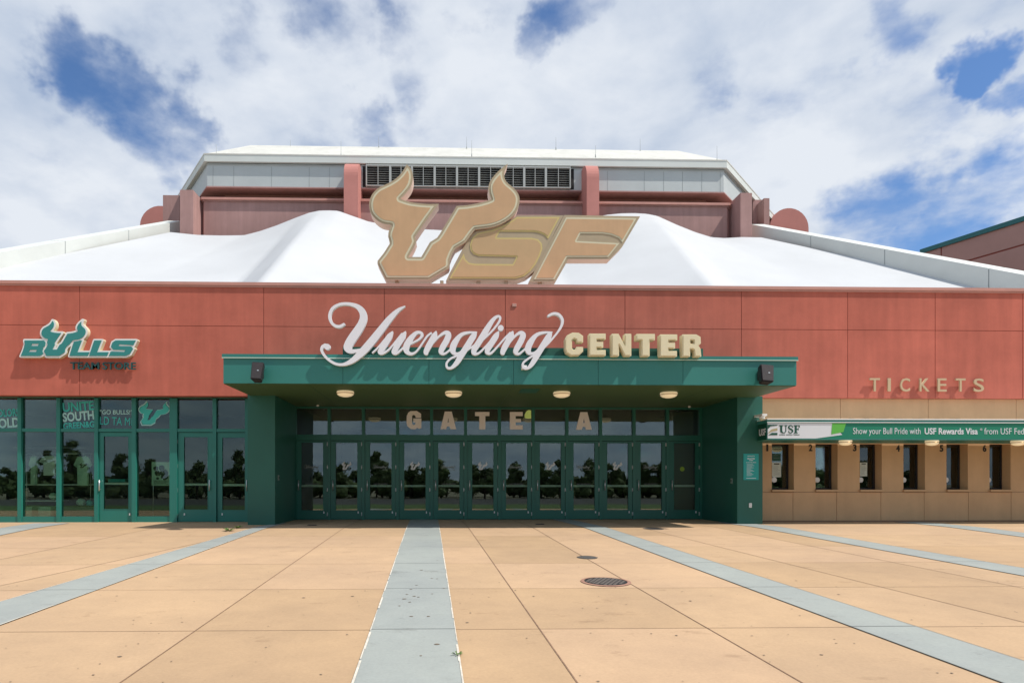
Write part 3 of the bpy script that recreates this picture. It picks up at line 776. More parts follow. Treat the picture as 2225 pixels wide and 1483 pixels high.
K2 = lambda l: [(1180+x/3.973, 640+y/3.973) for x, y in l]
center = {
 'C': [[(252,326),(308,328),(346,356),(346,412),(290,412),(286,388),(268,380),(250,394),(250,462),(264,475),(280,470),(287,450),(346,450),(346,490),(312,524),(242,526),(202,502),(190,468),(190,382),(206,350)]],
 'E': [[(398,335),(541,335),(541,386),(465,386),(465,406),(520,406),(520,456),(465,456),(465,476),(541,476),(541,526),(398,526)]],
 'N': [[(592,337),(652,337),(705,436),(705,337),(762,337),(762,529),(705,529),(656,432),(656,529),(592,529)]],
 'T': [[(804,338),(966,338),(966,392),(920,392),(920,531),(850,531),(850,392),(804,392)]],
 'E2': [[(1008,342),(1159,342),(1159,394),(1084,394),(1084,414),(1140,414),(1140,464),(1084,464),(1084,484),(1156,484),(1156,534),(1008,534)]],
 'R': [[(1202,342),(1322,342),(1360,364),(1363,420),(1342,440),(1360,466),(1367,534),(1308,534),(1302,478),(1290,470),(1270,470),(1270,534),(1202,534)],[(1272,392),(1300,394),(1302,420),(1272,424)]]}
for nm, polys in center.items():
    pl = [pw(K2(q), YL-.08) for q in polys]
    bm = BM(); a, b = shapes(pl, (.0, -.022), .01)
    prism(bm, a, YL-.08, YL+.10)
    prism(bm, b, YL-.10, YL-.079)
    part('block_letter', bm, M['creamlet'], SG)
bm = BM()
for u in (760, 880, 985, 1090, 1170, 1260, 1310, 1350, 1402, 1460, 1505):
    x = ux(u, YL); box(bm, x-.02, x+.02, YL+.061, YF+.08, CTOP+.02, CTOP+.07)
part('bracket', bm, M['green'], SG)

# --- GATE A vinyl letters on the transom glass
def gate_letter(polys):
    bm = BM(); prism(bm, [pw(q, YD-.0) for q in polys], YD+.006, YD+.018); return part('gate_letter', bm, M['gate'], A)
C3 = lambda l: [(520+x/4.279, 820+y/4.279) for x, y in l]
C4 = lambda l: [(1020+x/4.279, 820+y/4.279) for x, y in l]
gate_letter([C3([(1590,310),(1650,308),(1690,335),(1690,372),(1640,372),(1635,352),(1620,345),(1606,355),(1606,428),(1618,440),(1634,434),(1638,415),(1618,415),(1618,378),(1692,378),(1692,470),(1665,474),(1655,464),(1635,478),(1595,476),(1562,450),(1555,420),(1556,355),(1570,325)])])
LA = lambda dx, dy, T: [T([(1910+dx,314+dy),(1975+dx,314+dy),(2016+dx,478+dy),(1962+dx,478+dy),(1956+dx,452+dy),(1930+dx,452+dy),(1924+dx,478+dy),(1870+dx,478+dy)]), T([(1943+dx,372+dy),(1951+dx,415+dy),(1936+dx,415+dy)])]
gate_letter(LA(0, 0, C3)); gate_letter(LA(-878, 5, C4))
gate_letter([C4([(52,318),(186,318),(186,356),(148,356),(148,480),(92,480),(92,356),(52,356)])])
gate_letter([C4([(376,318),(496,318),(496,356),(430,356),(430,382),(480,382),(480,414),(430,414),(430,442),(496,442),(496,480),(376,480)])])

# --- vinyl marks on the door glass
def fit(poly, x0, x1, z0, z1):
    a, b, c, d = bounds([poly], 0)
    return [(x0 + (x-a)/(b-a)*(x1-x0), z1 - (y-c)/(d-c)*(z1-z0)) for x, y in poly]
def mark(parent, name, cx, cz, w, h, y, m, ring=None):
    q = fit(U_RAW, cx-w/2, cx+w/2, cz-h/2, cz+h/2); bm = BM()
    if ring:
        a, b = shapes([q], (0, -ring), max(w/90, .004)); prism(bm, a + b, y-.003, y)
    else: prism(bm, [q], y-.003, y)
    return part(name, bm, m, parent)
for k in range(NB):
    cx = X0+(k+.51)*BW; y = YD-.0065
    if k in (1, 3, 5, 7, 9):
        mark(doors[k], 'bull_mark', cx, vz(1011, YD), .29, .255, y, M['decal'])
    elif k < 11:
        s_ = [[(cx-.24 + (x-80)/2080*.44, vz(1014, YD) - (z-390)/560*.13, r/560*.11+.001) for x, z, r in q] for q in script]
        xs_, zs_ = grid(*bounds([[(x, z) for x, z, r in q] for q in s_], .02), .0035)
        bm = BM(); prism(bm, contours(sd_strokes(s_, xs_, zs_), xs_, zs_), y-.003, y)
        text_bm(bm, 'center', cx+.13, vz(1021, YD), y, w=.18, h=.035, ext=.0015)
        part('script_mark', bm, M['decaldim'], doors[k])
    if k in (0, 2, 4, 6, 8, 10):
        bm = BM(); text_bm(bm, 'NO RE-ENTRY', cx, vz(1052, YD), y, w=.42, h=.035, ext=.0015, off=.01); part('door_lettering', bm, M['decaldim'], doors[k])
bm = BM(); tube(bm, (X1-.55*BW, YD-.008, vz(1018, YD)), (X1-.55*BW, YD-.0065, vz(1018, YD)), .07, 16); part('door_sticker', bm, mat('lime_sticker', (.25, .4, .03), .6), doors[11])

# --- shop front
zs = lambda v: vz(v, YS, 280)
mull = [(-215,-207),(-130,-122),(-42,-34),(42,50),(126,134),(208,216),(289,298),(371,387),(464,472),(534,545)]
bm = BM()
for a, b in mull: box(bm, ux(a, YS), ux(b, YS), YS-.08, YS+.08, 0.0, ZR-.012)
bays = [(mull[i][1], mull[i+1][0]) for i in range(len(mull)-1)]
for i, (a, b) in enumerate(bays):
    xa, xb = ux(a, YS), ux(b, YS)
    box(bm, xa, xb, YS-.06, YS+.06, zs(858.5), ZR-.012); box(bm, xa, xb, YS-.06, YS+.06, zs(938), zs(931))
    if i not in (5, 7, 8): box(bm, xa, xb, YS-.05, YS+.06, 0, zs(1121))
box(bm, ux(-330, YS), ux(-215, YS), YS-.08, YS+.08, 0, ZR-.012)
part('shop_frame', bm, M['store'], A)
win = []
for i, (a, b) in enumerate(bays):
    xa, xb = ux(a, YS), ux(b, YS)
    bm = BM(); box(bm, xa, xb, YS, YS+.012, zs(931), zs(858.5)); w_ = part('shop_window', bm, M['sglass'], A); win.append(w_)
    if i not in (5, 7, 8):
        bm = BM(); box(bm, xa, xb, YS, YS+.012, zs(1121), zs(938)); part('shop_window', bm, M['sglass'], A)
X = lambda u: ux(u, YS)
door(X(217), X(288), X(226), X(281), YS, zs(939), zs(1106), zs(947), X(219.5), X(291), zs(1050), M['store'], M['sglass'], X(283.5))
door(X(388), X(463), X(400), X(453), YS, zs(939), zs(1107), zs(948), X(457.5), X(386), zs(1052), M['store'], M['sglass'], X(402))
door(X(473), X(541), X(483), X(535), YS, zs(939), zs(1108), zs(949), X(538), X(470), zs(1053), M['store'], M['sglass'], X(484))
# lettering stuck to the shop glass
yv = YS-.001
def wtext(i, s, u, v, wpx, hpx, m, rot=0.0, off=.02, align='CENTER'):
    bm = BM(); text_bm(bm, s, X(u), zs(v), yv, w=wpx*YS/F, h=hpx*YS/F, ext=.0015, off=off, rot=rot); part('window_lettering', bm, m, win[i])
wtext(4, 'UNITE', 171, 892, 66, 19, M['tealvinyl'], R(4), .03)
wtext(4, 'SOUTH', 171, 913, 66, 19, M['palevinyl'], R(5), .03)
wtext(4, 'GREEN&G', 172, 929.5, 66, 13, M['tealvinyl'], R(4), .03)
wtext(2, 'GOLD', 12, 929, 60, 20, M['palevinyl'], R(4), .03); wtext(2, 'COLORS', 14, 905, 56, 16, M['tealvinyl'], R(4), .02)
wtext(5, '"GO BULLS!"', 252.5, 899.5, 69, 9.5, M['palevinyl'], 0, .015)
wtext(5, 'LD TA MI', 252, 923, 68, 17, M['tealvinyl'], R(-2), .0)
mark(win[6], 'bull_mark', X(335.5), zs(897), 68*YS/F, 54*YS/F, yv, M['palevinyl'], ring=.028)
mark(win[6], 'bull_mark', X(335.5), zs(897), 62*YS/F, 48*YS/F, yv-.004, M['tealvinyl'])

# --- rooms behind the glass
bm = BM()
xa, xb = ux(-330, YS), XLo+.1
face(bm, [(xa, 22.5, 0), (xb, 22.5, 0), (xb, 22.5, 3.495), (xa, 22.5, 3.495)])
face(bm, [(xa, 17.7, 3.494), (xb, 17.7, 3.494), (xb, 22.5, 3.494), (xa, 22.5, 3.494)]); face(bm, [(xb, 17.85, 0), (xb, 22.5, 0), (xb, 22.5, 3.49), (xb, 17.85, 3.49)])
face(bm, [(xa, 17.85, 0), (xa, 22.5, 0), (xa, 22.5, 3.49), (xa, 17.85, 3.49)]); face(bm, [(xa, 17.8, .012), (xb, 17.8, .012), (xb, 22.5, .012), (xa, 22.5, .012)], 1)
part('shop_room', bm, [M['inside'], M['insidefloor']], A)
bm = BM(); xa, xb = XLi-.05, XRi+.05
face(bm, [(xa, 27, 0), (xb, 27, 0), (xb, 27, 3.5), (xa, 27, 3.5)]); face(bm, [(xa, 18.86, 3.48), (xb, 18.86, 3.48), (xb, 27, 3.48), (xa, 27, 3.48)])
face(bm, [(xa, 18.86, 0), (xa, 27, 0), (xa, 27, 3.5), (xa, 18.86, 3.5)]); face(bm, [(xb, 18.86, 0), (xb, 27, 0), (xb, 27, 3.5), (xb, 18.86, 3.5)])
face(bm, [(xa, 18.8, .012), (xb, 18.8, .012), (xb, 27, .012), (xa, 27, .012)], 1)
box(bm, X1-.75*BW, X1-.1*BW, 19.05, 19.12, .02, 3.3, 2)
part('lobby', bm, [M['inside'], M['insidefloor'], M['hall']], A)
bm = BM(); box(bm, XA, XB, YW+.36, 29.0, 5.85, 6.0); part('flat_roof', bm, M['whiteroof'], A)
bm = BM(); box(bm, XA+.31, XB-.31, 28.8, 29, 0, 5.84); box(bm, XA-.02, XA+.3, YW+.36, 29, 0, 6.2); box(bm, XB-.3, XB+.02, YW+.36, 29, 0, 6.2); part('side_wall', bm, M['red'], A)

# --- tent roof
prof = [(392,508),(430,512),(530,511),(565,502),(600,490),(640,474),(672,462),(694,457.5),(715,457),(735,458),(760,467),(800,481),(850,491),(900,497),(960,500),(1020,500),(1080,499),(1140,496),(1200,489),(1260,478),(1320,466.5),(1350,463.5),(1378,463),(1405,464.5),(1428,469),(1470,488),(1510,504),(1545,515),(1575,518),(1612,517),(1634,519)]
YDM, YFR = 38.55, 28.0
px_ = [ux(u, YDM) for u, v in prof]; px_[0] -= .6; px_[-1] += .6; pz_ = [vz(v, YDM, u) for u, v in prof]
mx_ = ([px_[0], ux(694, YDM), ux(1012, YDM), ux(1415, YDM), px_[-1]], [ux(-105, YFR)-.7, ux(612, YFR), ux(1030, YFR), ux(1503, YFR), ux(2134, YFR)+.7])
zf_ = vz(630, YFR, 1100)-.15
zL_ = P(0, 591, 30).z + (P(0, 591, 30).z - P(393, 509, 40).z)*.2 + .12; zR_ = P(2134, 631, 28).z + .12
bm = BM(); NX, NT = 170, 26; rows = []
for j in range(NT+18):
    t = j/NT; row = []
    for i in range(NX+1):
        s = i/NX; xd = px_[0] + s*(px_[-1]-px_[0])
        zd_ = float(np.interp(xd, px_, pz_)) + .1*(1-min(1, 12*s, 12*(1-s))); xf = float(np.interp(xd, *mx_))
        w = min(1, 4*s, 4*(1-s)); w = w*w*(3-2*w)
        cr = sum(max(0, 1-(c-xf)/a_ if xf < c else 1-(xf-c)/b_)**1.0*1.6 for c, a_, b_ in ((ux(612, YFR), 2.2, 5.5), (ux(1503, YFR), 5.5, 2.4)))
        bul = sum(math.exp(-((xf-c)/4.2)**2) for c in (ux(650, YFR), ux(1460, YFR)))
        zz = .5*bul*math.sin(math.pi*min(t, 1)) + (1-t)*zd_ + t*(float(np.interp(xf, (mx_[1][0], ux(250, YFR), ux(1850, YFR), mx_[1][-1]), (zL_, zf_, zf_, zR_))) + cr) - .45*w*math.sin(math.pi*min(t, 1))
        row.append(bm.verts.new(((1-t)*xd + t*xf, YDM + (YFR-YDM)*t, zz)))
    rows.append(row)
for a, b in zip(rows, rows[1:]):
    for i in range(NX): bm.faces.new([a[i], b[i], b[i+1], a[i+1]]).smooth = True
bmesh.ops.recalc_face_normals(bm, faces=bm.faces)
tr_ = part('tent_roof', bm, M['fabric'], A)
def beam(name, p_hi, p_lo, q_hi, q_lo, ext, th, side):
    bm = BM(); a, b, c, d = p_hi, p_lo, q_hi, q_lo
    c2, d2 = c + (c-a)*ext, d + (d-b)*ext
    ax = (c-a).normalized(); nrm = Vector((ax.y, -ax.x, 0)).normalized()
    off = Vector((side*th, th*.2, 0))
    def quad(s):
        p0, p1 = a.lerp(c2, s), b.lerp(d2, s) - Vector((0, 0, .12)); return [p0 - Vector((0, 0, (p0-p1).z*.08)), p1, p1+off, p0+off]
    segs = [0, .22, .44, .68, .9, 1.0]
    for s0, s1 in zip(segs, segs[1:]):
        g = .0012 if s1 < 1 else 0
        q0, q1 = quad(s0+.0012), quad(s1-g); vs = [bm.verts.new(p) for p in q0+q1]
        for f in ((0,1,5,4),(1,2,6,5),(2,3,7,6),(3,0,4,7),(0,3,2,1),(4,5,6,7)): bm.faces.new([vs[i] for i in f])
    q0, q1 = quad(.003), quad(.997)
    ctr = lambda q: sum(q, Vector())/4
    vs = [bm.verts.new(ctr(q0)+(p-ctr(q0))*.96) for p in q0] + [bm.verts.new(ctr(q1)+(p-ctr(q1))*.96) for p in q1]
    for f in ((0,1,5,4),(1,2,6,5),(2,3,7,6),(3,0,4,7)): bm.faces.new([vs[i] for i in f]).material_index = 1
    bmesh.ops.recalc_face_normals(bm, faces=bm.faces)
    part(name, bm, [M['beam'], M['seam']], A)
beam('edge_beam', P(393,477,40), P(393,509,40), P(0,544,30), P(0,591,30), .6, .9, -1)
beam('edge_beam', P(1632,484,40), P(1632,519,40), P(2134,575,28), P(2134,631,28), .5, .9, 1)

# --- drum on top
CEN = Vector((1.25, 68)); RING = [(ux(443, 40), 40), (ux(1580, 40), 40), (33, 56), (33, 80), (18, 96), (-15.6, 96), (-26.8, 80), (-26.8, 56)]
def ring(d): return [CEN + (Vector(p)-CEN)*((28-d)/28) for p in RING]
def loft(bm, levels, mi=0, cap=False):
    rs = [[bm.verts.new((p.x, p.y, z)) for p in ring(d)] for d, z in levels]
    fs = []
    for a, b in zip(rs, rs[1:]):
        for i in range(8): fs.append(bm.faces.new([a[i], a[(i+1) % 8], b[(i+1) % 8], b[i]]))
    if cap: fs.append(bm.faces.new(rs[-1]))
    for f in fs: f.material_index = mi
    return fs
E0 = vz(340, 40, 1012)
bm = BM(); loft(bm, [(0, E0-.07), (0, E0), (.12, E0+.03), (28*.117, vz(322, 43.3, 1010)), (14, vz(322, 43.3)+1.2), (27, vz(322, 43.3)+2)], cap=True); part('drum_roof', bm, M['whiteroof'], A)
bm = BM(); loft(bm, [(.0, E0-.071), (.02, E0-.10), (.02, vz(357, 40.02)), (.3, vz(357, 40.02)+.005)]); part('drum_soffit', bm, M['soffitgrey'], A)
bm = BM(); zt = vz(357, 40.02)
loft(bm, [(.22, vz(411, 40.22)), (.22, zt-.035)], 0); loft(bm, [(.24, zt-.036), (.24, zt+.03)], 1); loft(bm, [(.17, zt-.12), (.17, zt-.09), (.22, zt-.085)], 0)
yp = ring(.22)[0].y; xa, xb = ring(.22)[0].x, ring(.22)[1].x
for u in (463, 508, 590, 672, 716, 1320, 1400, 1442, 1483, 1525, 1565):
    x = ux(u, yp); box(bm, x-.013, x+.013, yp-.008, yp+.02, vz(411, yp), zt-.2, 2)
part('clerestory_wall', bm, [M['greypanel'], M['black'], M['seam']], A)
bm = BM(); loft(bm, [(.24, vz(411, 40.22)-.001), (.18, vz(411, 40.22)-.001), (.18, vz(413, 40.18)), (1.4, vz(429, 41.4)), (1.4, 17.0)]); part('drum_ledge', bm, M['pink'], A)
bm = BM(); loft(bm, [(0, 8.0), (0, vz(444, 40)), (-.08, vz(444, 40)+.01), (-.08, vz(436, 40)), (.5, vz(436, 40)+.01), (.5, 17.5)]); dw_ = part('drum_wall', bm, M['pink'], A)
bm = BM(); loft(bm, [(-.081, vz(441.5, 40)), (-.16, vz(441.5, 40)), (-.16, vz(436.5, 40)), (.3, vz(434.5, 40)+.06)]); part('lit_wall_coping', bm, M['coping'], dw_)  # the coping's lit top is painted in by a paler colour
def fin(u0, u1, v, yf, yb, m='pink'):
    bm = BM(); box(bm, ux(u0, yf), ux(u1, yf), yf, yb, 9, vz(v, yf, (u0+u1)/2)); part('buttress', bm, M[m], A)
fin(391, 420, 412.5, 38.9, 41.6); fin(1609, 1634, 419, 38.9, 41.6)
fin(354, 390, 424, 44.5, 46.5); fin(1636, 1660, 434, 44.5, 46.8); fin(1660, 1672, 430.5, 43.5, 46.8)
def pillar(u0, u1, v, yf, yb, r=1.0):
    zt = vz(v, yf, (u0+u1)/2)+.3; lp_ = [(yb, 9), (yf, 9)] + [(yf + r - r*math.cos(a), zt - r + r*math.sin(a)) for a in np.linspace(0, math.pi/2, 10)] + [(yb, zt)]
    bm = BM(); prism_x(bm, lp_, ux(u0, yf), ux(u1, yf)); part('rounded_pillar', bm, M['pinkred'], A)
pillar(747, 778, 352, 38.7, 41.9, 1.1); pillar(1275, 1302, 356, 38.7, 41.9, 1.1)
def side_pillar(u0, u1, v, y):
    x0, x1 = ux(u0, y), ux(u1, y); c = (x0+x1)/2; r = (x1-x0)/2; zt = vz(v, y, (u0+u1)/2)
    lp_ = [(x0, 9), (x1, 9)] + [(c + r*math.cos(a), zt - r + r*math.sin(a)) for a in np.linspace(0, math.pi, 16)]
    bm = BM(); prism(bm, [lp_], y, y+1.4); part('rounded_pillar', bm, M['pinkred'], A)
side_pillar(304, 392, 447, 47.5); side_pillar(1673, 1757, 452, 47.5)
# louvers between the pillars
yl = 40.27; lv = None
bx = [795, 848, 895, 944.5, 993, 1041, 1091, 1139, 1186, 1240]
zt_, zb_ = vz(364, yl, 1012), vz(410, yl, 1012)
bm = BM(); box(bm, ux(788, 40.2), ux(1247, 40.2), 40.2, 40.215, zb_, zt_); part('louver_recess', bm, M['black'], A)
yl = 40.05
for a, b in zip(bx, bx[1:]):
    xa, xb = ux(a, yl), ux(b, yl); bm = BM()
    for (p, q) in ((xa, xa+.07), (xb-.07, xb)): box(bm, p+.001, q-.001, yl-.05, yl+.14, zb_, zt_)
    box(bm, xa+.07, xb-.07, yl-.05, yl+.1, zt_-.09, zt_); box(bm, xa+.07, xb-.07, yl-.05, yl+.1, zb_, zb_+.06)
    box(bm, (xa+xb)/2-.018, (xa+xb)/2+.018, yl-.06, yl+.0, zb_+.06, zt_-.09)
    l = part('louver', bm, M['louver'], A)
    bm = BM(); ns = 9
    for k in range(ns):
        z = zb_+.1 + k*(zt_-.1-zb_-.1)/(ns-1)
        prism_x(bm, [(yl+.02, z-.03), (yl+.03, z-.045), (yl+.14, z+.03), (yl+.13, z+.045)], xa+.07, xb-.07)
    part('slat', bm, M['slat'], l)

# ================================================================== THINGS ON AND BY THE BUILDING
# --- lightning rods along the drum roof
rods = [(741,336,306,40.1),(823,318,296,43),(1014,320,297,43),(1025,336,305,40.1),(1208,321,298,43),(1294,337,316,40.1),(1391,327,302,43),(1558,347,317,40.1),(631,322,303,43),(470,337,314,40.1)]
names = ['lightning rod at the edge above the left rounded pillar','lightning rod on the roof crest right of the left pillar','longer lightning rod on the roof crest over the left USF horn','lightning rod at the roof edge over the middle louvers','lightning rod on the roof crest between right horn and right pillar','lightning rod at the edge above the right rounded pillar','tall lightning rod on the roof crest right of the right pillar','lightning rod at the far right roof corner','lightning rod on the left end of the roof crest','lightning rod at the far left roof corner']
for (u, vb, vt, y), nm in zip(rods, names):
    p = P(u, vb, y); bm = BM(); tube(bm, p-Vector((0, 0, .15)), (p.x, p.y, vz(vt, y, u)), .011, 6); tube(bm, p-Vector((0, 0, .15)), p+Vector((0, 0, .05)), .03, 8)
    whole('lightning_rod', bm, M['seam'], 'thin ' + nm, 'lightning rod', 'lightning rods on the drum roof')

# --- neighbouring building
yA, yB = 50.0, 28.0
pa = P(2005, 541, yA); za = pa.z; pb = P(2225, 467, 43.7)
dirx = (pb.x-pa.x)/(43.7-yA); xB_ = pa.x + dirx*(yB-yA)
NBd = empty('neighbour_building', (pa.x+4, 45, -1), 'pink brown building with a teal roof edge beyond the right roof beam', 'building')
bm = BM()
def wallbox(bm, z0, z1, o, mi=0, t0=0.0, t1=1.0, depth=12):
    a = Vector((pa.x + dirx*(yB-yA)*t0 - o, yA+(yB-yA)*t0, 0)); b = Vector((pa.x + dirx*(yB-yA)*t1 - o, yA+(yB-yA)*t1, 0)); off = Vector((depth, depth*.3, 0))
    q = [a, b, b+off, a+off]; vs = [bm.verts.new((p.x, p.y, z)) for z in (z0, z1) for p in q]; fs = []
    for f in ((0,1,5,4),(1,2,6,5),(2,3,7,6),(3,0,4,7),(4,5,6,7),(3,2,1,0)): ff = bm.faces.new([vs[i] for i in f]); ff.material_index = mi; fs.append(ff)
    bmesh.ops.recalc_face_normals(bm, faces=fs)
zmid = P(2225, 531, 43.7).z
wallbox(bm, -1, zmid-.06, 0, 0, .06, 1); wallbox(bm, zmid+.06, za-.35, 0, 0, .06, 1); wallbox(bm, -1, za-.35, 0, 0, 0, .056); wallbox(bm, -1, za-.36, -.04, 1, .001, .999, 11.9)
part('wall', bm, [M['brickpink'], M['joint']], NBd)
bm = BM(); wallbox(bm, za-.35, za, .12, 0, -.005, 1, 12.2); part('roof_edge', bm, M['tealtrim'], NBd)

# --- shop sign
YB = YW-.10; C5 = lambda l: [(x/3.973, 640+y/3.973) for x, y in l]
bl = {'B': [[(218,396),(385,396),(402,412),(398,446),(378,460),(388,480),(376,520),(350,532),(186,532),(212,470),(222,430)],[(284,427),(341,427),(336,445),(278,445)],[(266,479),(326,479),(320,496),(258,496)]],
 'L': [[(648,396),(716,396),(676,497),(782,497),(766,532),(606,532)]], 'L2': [[(820,396),(886,396),(846,497),(946,497),(932,532),(776,532)]],
 'S': [[(1004,396),(1180,396),(1158,440),(1035,431),(1030,446),(1138,448),(1156,466),(1130,514),(1090,532),(944,532),(962,492),(1078,496),(1088,482),(984,478),(964,454),(976,414)]]}
ub = [(364+(x-231)/(1443-231)*(750-364), 222+(y-205)/(1140-205)*(534-222)) for x, y in U_RAW]
BS = empty('shop_sign', (P(172, 775, YB).x, YB, P(172, 775, YB).z), 'teal and white BULLS sign with a horned U on the red wall over the shop', 'sign')
allpolys = [pw(C5(q[0]), YB) for q in bl.values()] + [pw(C5(ub), YB)]
xs_, zs_ = grid(*bounds(allpolys, .09), .009)
D = None
for q in allpolys:
    d = sd_polys([q], xs_, zs_); D = d if D is None else np.minimum(D, d)
bm = BM(); prism(bm, contours(D, xs_, zs_, .040), YB-.03, YW-.001, 0, 1); part('backing', bm, [M['white'], M['cream']], BS)
du = sd_polys([pw(C5(ub), YB)], xs_, zs_)
for nm, q in bl.items():
    d = np.maximum(sd_polys([pw(C5(l), YB) for l in q], xs_, zs_), .030 - du)
    bm = BM(); prism(bm, contours(d, xs_, zs_, -.003), YB-.045, YB-.029); part('letter', bm, M['teallet'], BS)
bm = BM(); prism(bm, contours(du, xs_, zs_, -.010), YB-.045, YB-.029); part('horned_letter', bm, M['teallet'], BS)
SL = empty('shop_lettering', (ux(227, YW), YW, vz(803, YW, 227)), 'dark teal TEAM STORE letters under the BULLS sign', 'sign')
for wd, a, b in (('TEAM', 157, 218), ('STORE', 227, 297)):
    bm = BM(); text_bm(bm, wd, ux((a+b)/2, YW), vz(803, YW, 227), YW-.05, w=(b-a)*YW/F, h=15*YW/F, ext=.02, off=.012); part('word', bm, M['darkteal'], SL)

# --- TICKETS
TS = empty('tickets_sign', (ux(2010, YW), YW, vz(851, YW, 2010)), 'tan TICKETS letters spaced out on the red wall above the ticket windows', 'sign')
for ch, (a, b) in zip('TICKETS', ((1885,1908),(1924.5,1931),(1951,1973),(1993,2015),(2032,2052),(2071,2093),(2110,2133))):
    bm = BM(); text_bm(bm, ch, ux((a+b)/2, YW), vz(850.5, YW, 2010), YW-.05, w=(b-a)*YW/F, h=28.5*YW/F, ext=.02, off=.006)
    part('letter', bm, M['tanlet'], TS)

# --- banner on the ticket canopy
BZ0, BZ1 = CZ0+.032, CZ1-.115; yb_ = YC-.004; H = BZ1-BZ0
BN = empty('advert_banner', (ux(1940, YC), YC, BZ0), 'green and white advertising banner along the front of the ticket awning', 'banner')
bm = BM(); box(bm, CX0+.005, ux(2590, YC), YC-.008, YC-.001, BZ0, BZ1); part('panel', bm, M['bannergreen'], BN)
wx = lambda u: ux(u, YC-.01); bz = lambda v: vz(v, YC-.01, 1800); yb_ = YC-.0085
bm = BM(); prism(bm, [[(CX0+.005, BZ0), (wx(1772), BZ0), (wx(1830), bz(944)), (wx(1808), BZ1), (CX0+.005, BZ1)]], yb_-.004, yb_); part('white_field', bm, M['bannerwhite'], BN)
bm = BM(); prism(bm, [[(wx(1808), BZ1), (wx(1838), BZ1), (wx(1832), bz(938)), (wx(1806), bz(943))]], yb_-.010, yb_-.005); part('lime_patch', bm, M['bannerlime'], BN)
bm = BM()
prism(bm, [[(wx(1668), bz(945)), (wx(1668), bz(932)), (wx(1674), bz(926)), (wx(1689), bz(924)), (wx(1689), bz(922.5)), (wx(1668), bz(922.5))]], yb_-.010, yb_-.005, 0)
prism(bm, [[(wx(1668), bz(941)), (wx(1676), bz(932.5)), (wx(1689), bz(929.5)), (wx(1689), bz(935)), (wx(1678), bz(937))]], yb_-.010, yb_-.005, 1)
prism(bm, [[(wx(1669), bz(945)), (wx(1677), bz(940)), (wx(1689), bz(940)), (wx(1689), bz(945))]], yb_-.010, yb_-.005, 0)
part('emblem', bm, [M['bannerdark'], M['bannergold']], BN)
bm = BM(); yy = yb_-.005
def serif(bm, polys, strokes=None):
    prism(bm, [[(wx(u), bz(v)) for u, v in q] for q in polys], yy-.005, yy)
serif(bm, [[(1692.5,923.5),(1702,923.5),(1702,925),(1699.5,925.5),(1699.5,936),(1701.5,939),(1704.5,939),(1706.5,936),(1706.5,925.5),(1704.3,925),(1704.3,923.5),(1710.5,923.5),(1710.5,925),(1708.3,925.5),(1708.3,936.5),(1705.5,940.5),(1700,941),(1696.3,939),(1695,936),(1695,925.5),(1692.5,925)]])
so_ = [[(wx(u), bz(v), r/85) for u, v, r in q] for q in [[(1722.5,928,.8),(1720.5,925,.9),(1716.5,924.3,1.0),(1713.6,927,1.6),(1715,930.5,1.8),(1719.5,932.8,1.9),(1722,936,1.6),(1719.5,939.6,1.0),(1715.5,939.8,.9),(1713,936.5,.8)]]]
xs_, zs_ = grid(*bounds([[(x, z) for x, z, r in q] for q in so_], .05), .004); prism(bm, contours(sd_strokes(so_, xs_, zs_), xs_, zs_), yy-.005, yy)
serif(bm, [[(1724.5,923.5),(1737.5,923.5),(1737.5,928.5),(1736.3,928.5),(1735,925.2),(1731,925.2),(1731,931),(1733.3,931),(1734,929.5),(1735,929.5),(1735,934.5),(1734,934.5),(1733.3,932.7),(1731,932.7),(1731,939),(1733,939.5),(1733,941),(1724.5,941),(1724.5,939.5),(1726.7,939),(1726.7,925.5),(1724.5,925)]])
for u0, u1 in ((1693, 1706), (1708, 1722), (1724, 1737)): box(bm, wx(u0), wx(u1), yy-.004, yy, bz(944.6), bz(943.4))
part('usf_lettering', bm, M['bannerdark'], BN)
bm = BM()
def btext(s, u0, u1, off, mi=0): text_bm(bm, s, wx(u0), bz(942), yb_, w=(u1-u0)*(YC)/F, h=13.5*YC/F, ext=.0025, off=off, align='LEFT', mi=mi)
def bpart():
    global bm
    part('lettering', bm, M['bannerwhite'], BN); bm = BM()
btext('Show your Bull Pride with', 1853.5, 2005, -.004); bpart(); btext('USF Rewards Visa', 2009, 2129, .022); bpart(); btext('from USF Federal Credit Union', 2138.5, 2345, -.004)
text_bm(bm, '\u00ae', wx(2132), bz(934), yb_, w=5*YC/F, h=5*YC/F, ext=.0025)
part('lettering', bm, M['bannerwhite'], BN)

# --- lamps
def lamp(u, v, y, zs_off, r, label, group, ztop):
    x = ux(u, y); c = (x, y, ztop)
    t = empty('ceiling_light', c, label, 'ceiling light', group)
    bm = BM(); lathe(bm, [(r*.94, 0), (r, -.02), (r, -.045), (r*.95, -.05)], c, 32); part('rim', bm, M['brass'] if 0 else M['lamp'], t)
    bm = BM(); lathe(bm, [(r*1.01, -.05), (r*1.01, -.064)], c, 32); part('band', bm, M['brass'], t)
    bm = BM(); lathe(bm, [(r*.97, -.064), (r*.9, -.09), (r*.72, -.115), (r*.4, -.135), (.02, -.14)], c, 32); part('diffuser', bm, M['lamp'], t)
for u, v, s in ((750.5,848,'leftmost round cream lamp under the green canopy, nearest the left column'),(985.5,849.5,'round cream lamp under the canopy above the letters G and A'),(1220.5,851,'round cream lamp under the canopy right of the green hatch'),(1453,853,'rightmost round cream lamp under the canopy, nearest the right column')):
    yy_ = 15.62; lamp(u, v, yy_, 0, .215, s, 'round lamps under the entrance canopy', CBOT-.012)
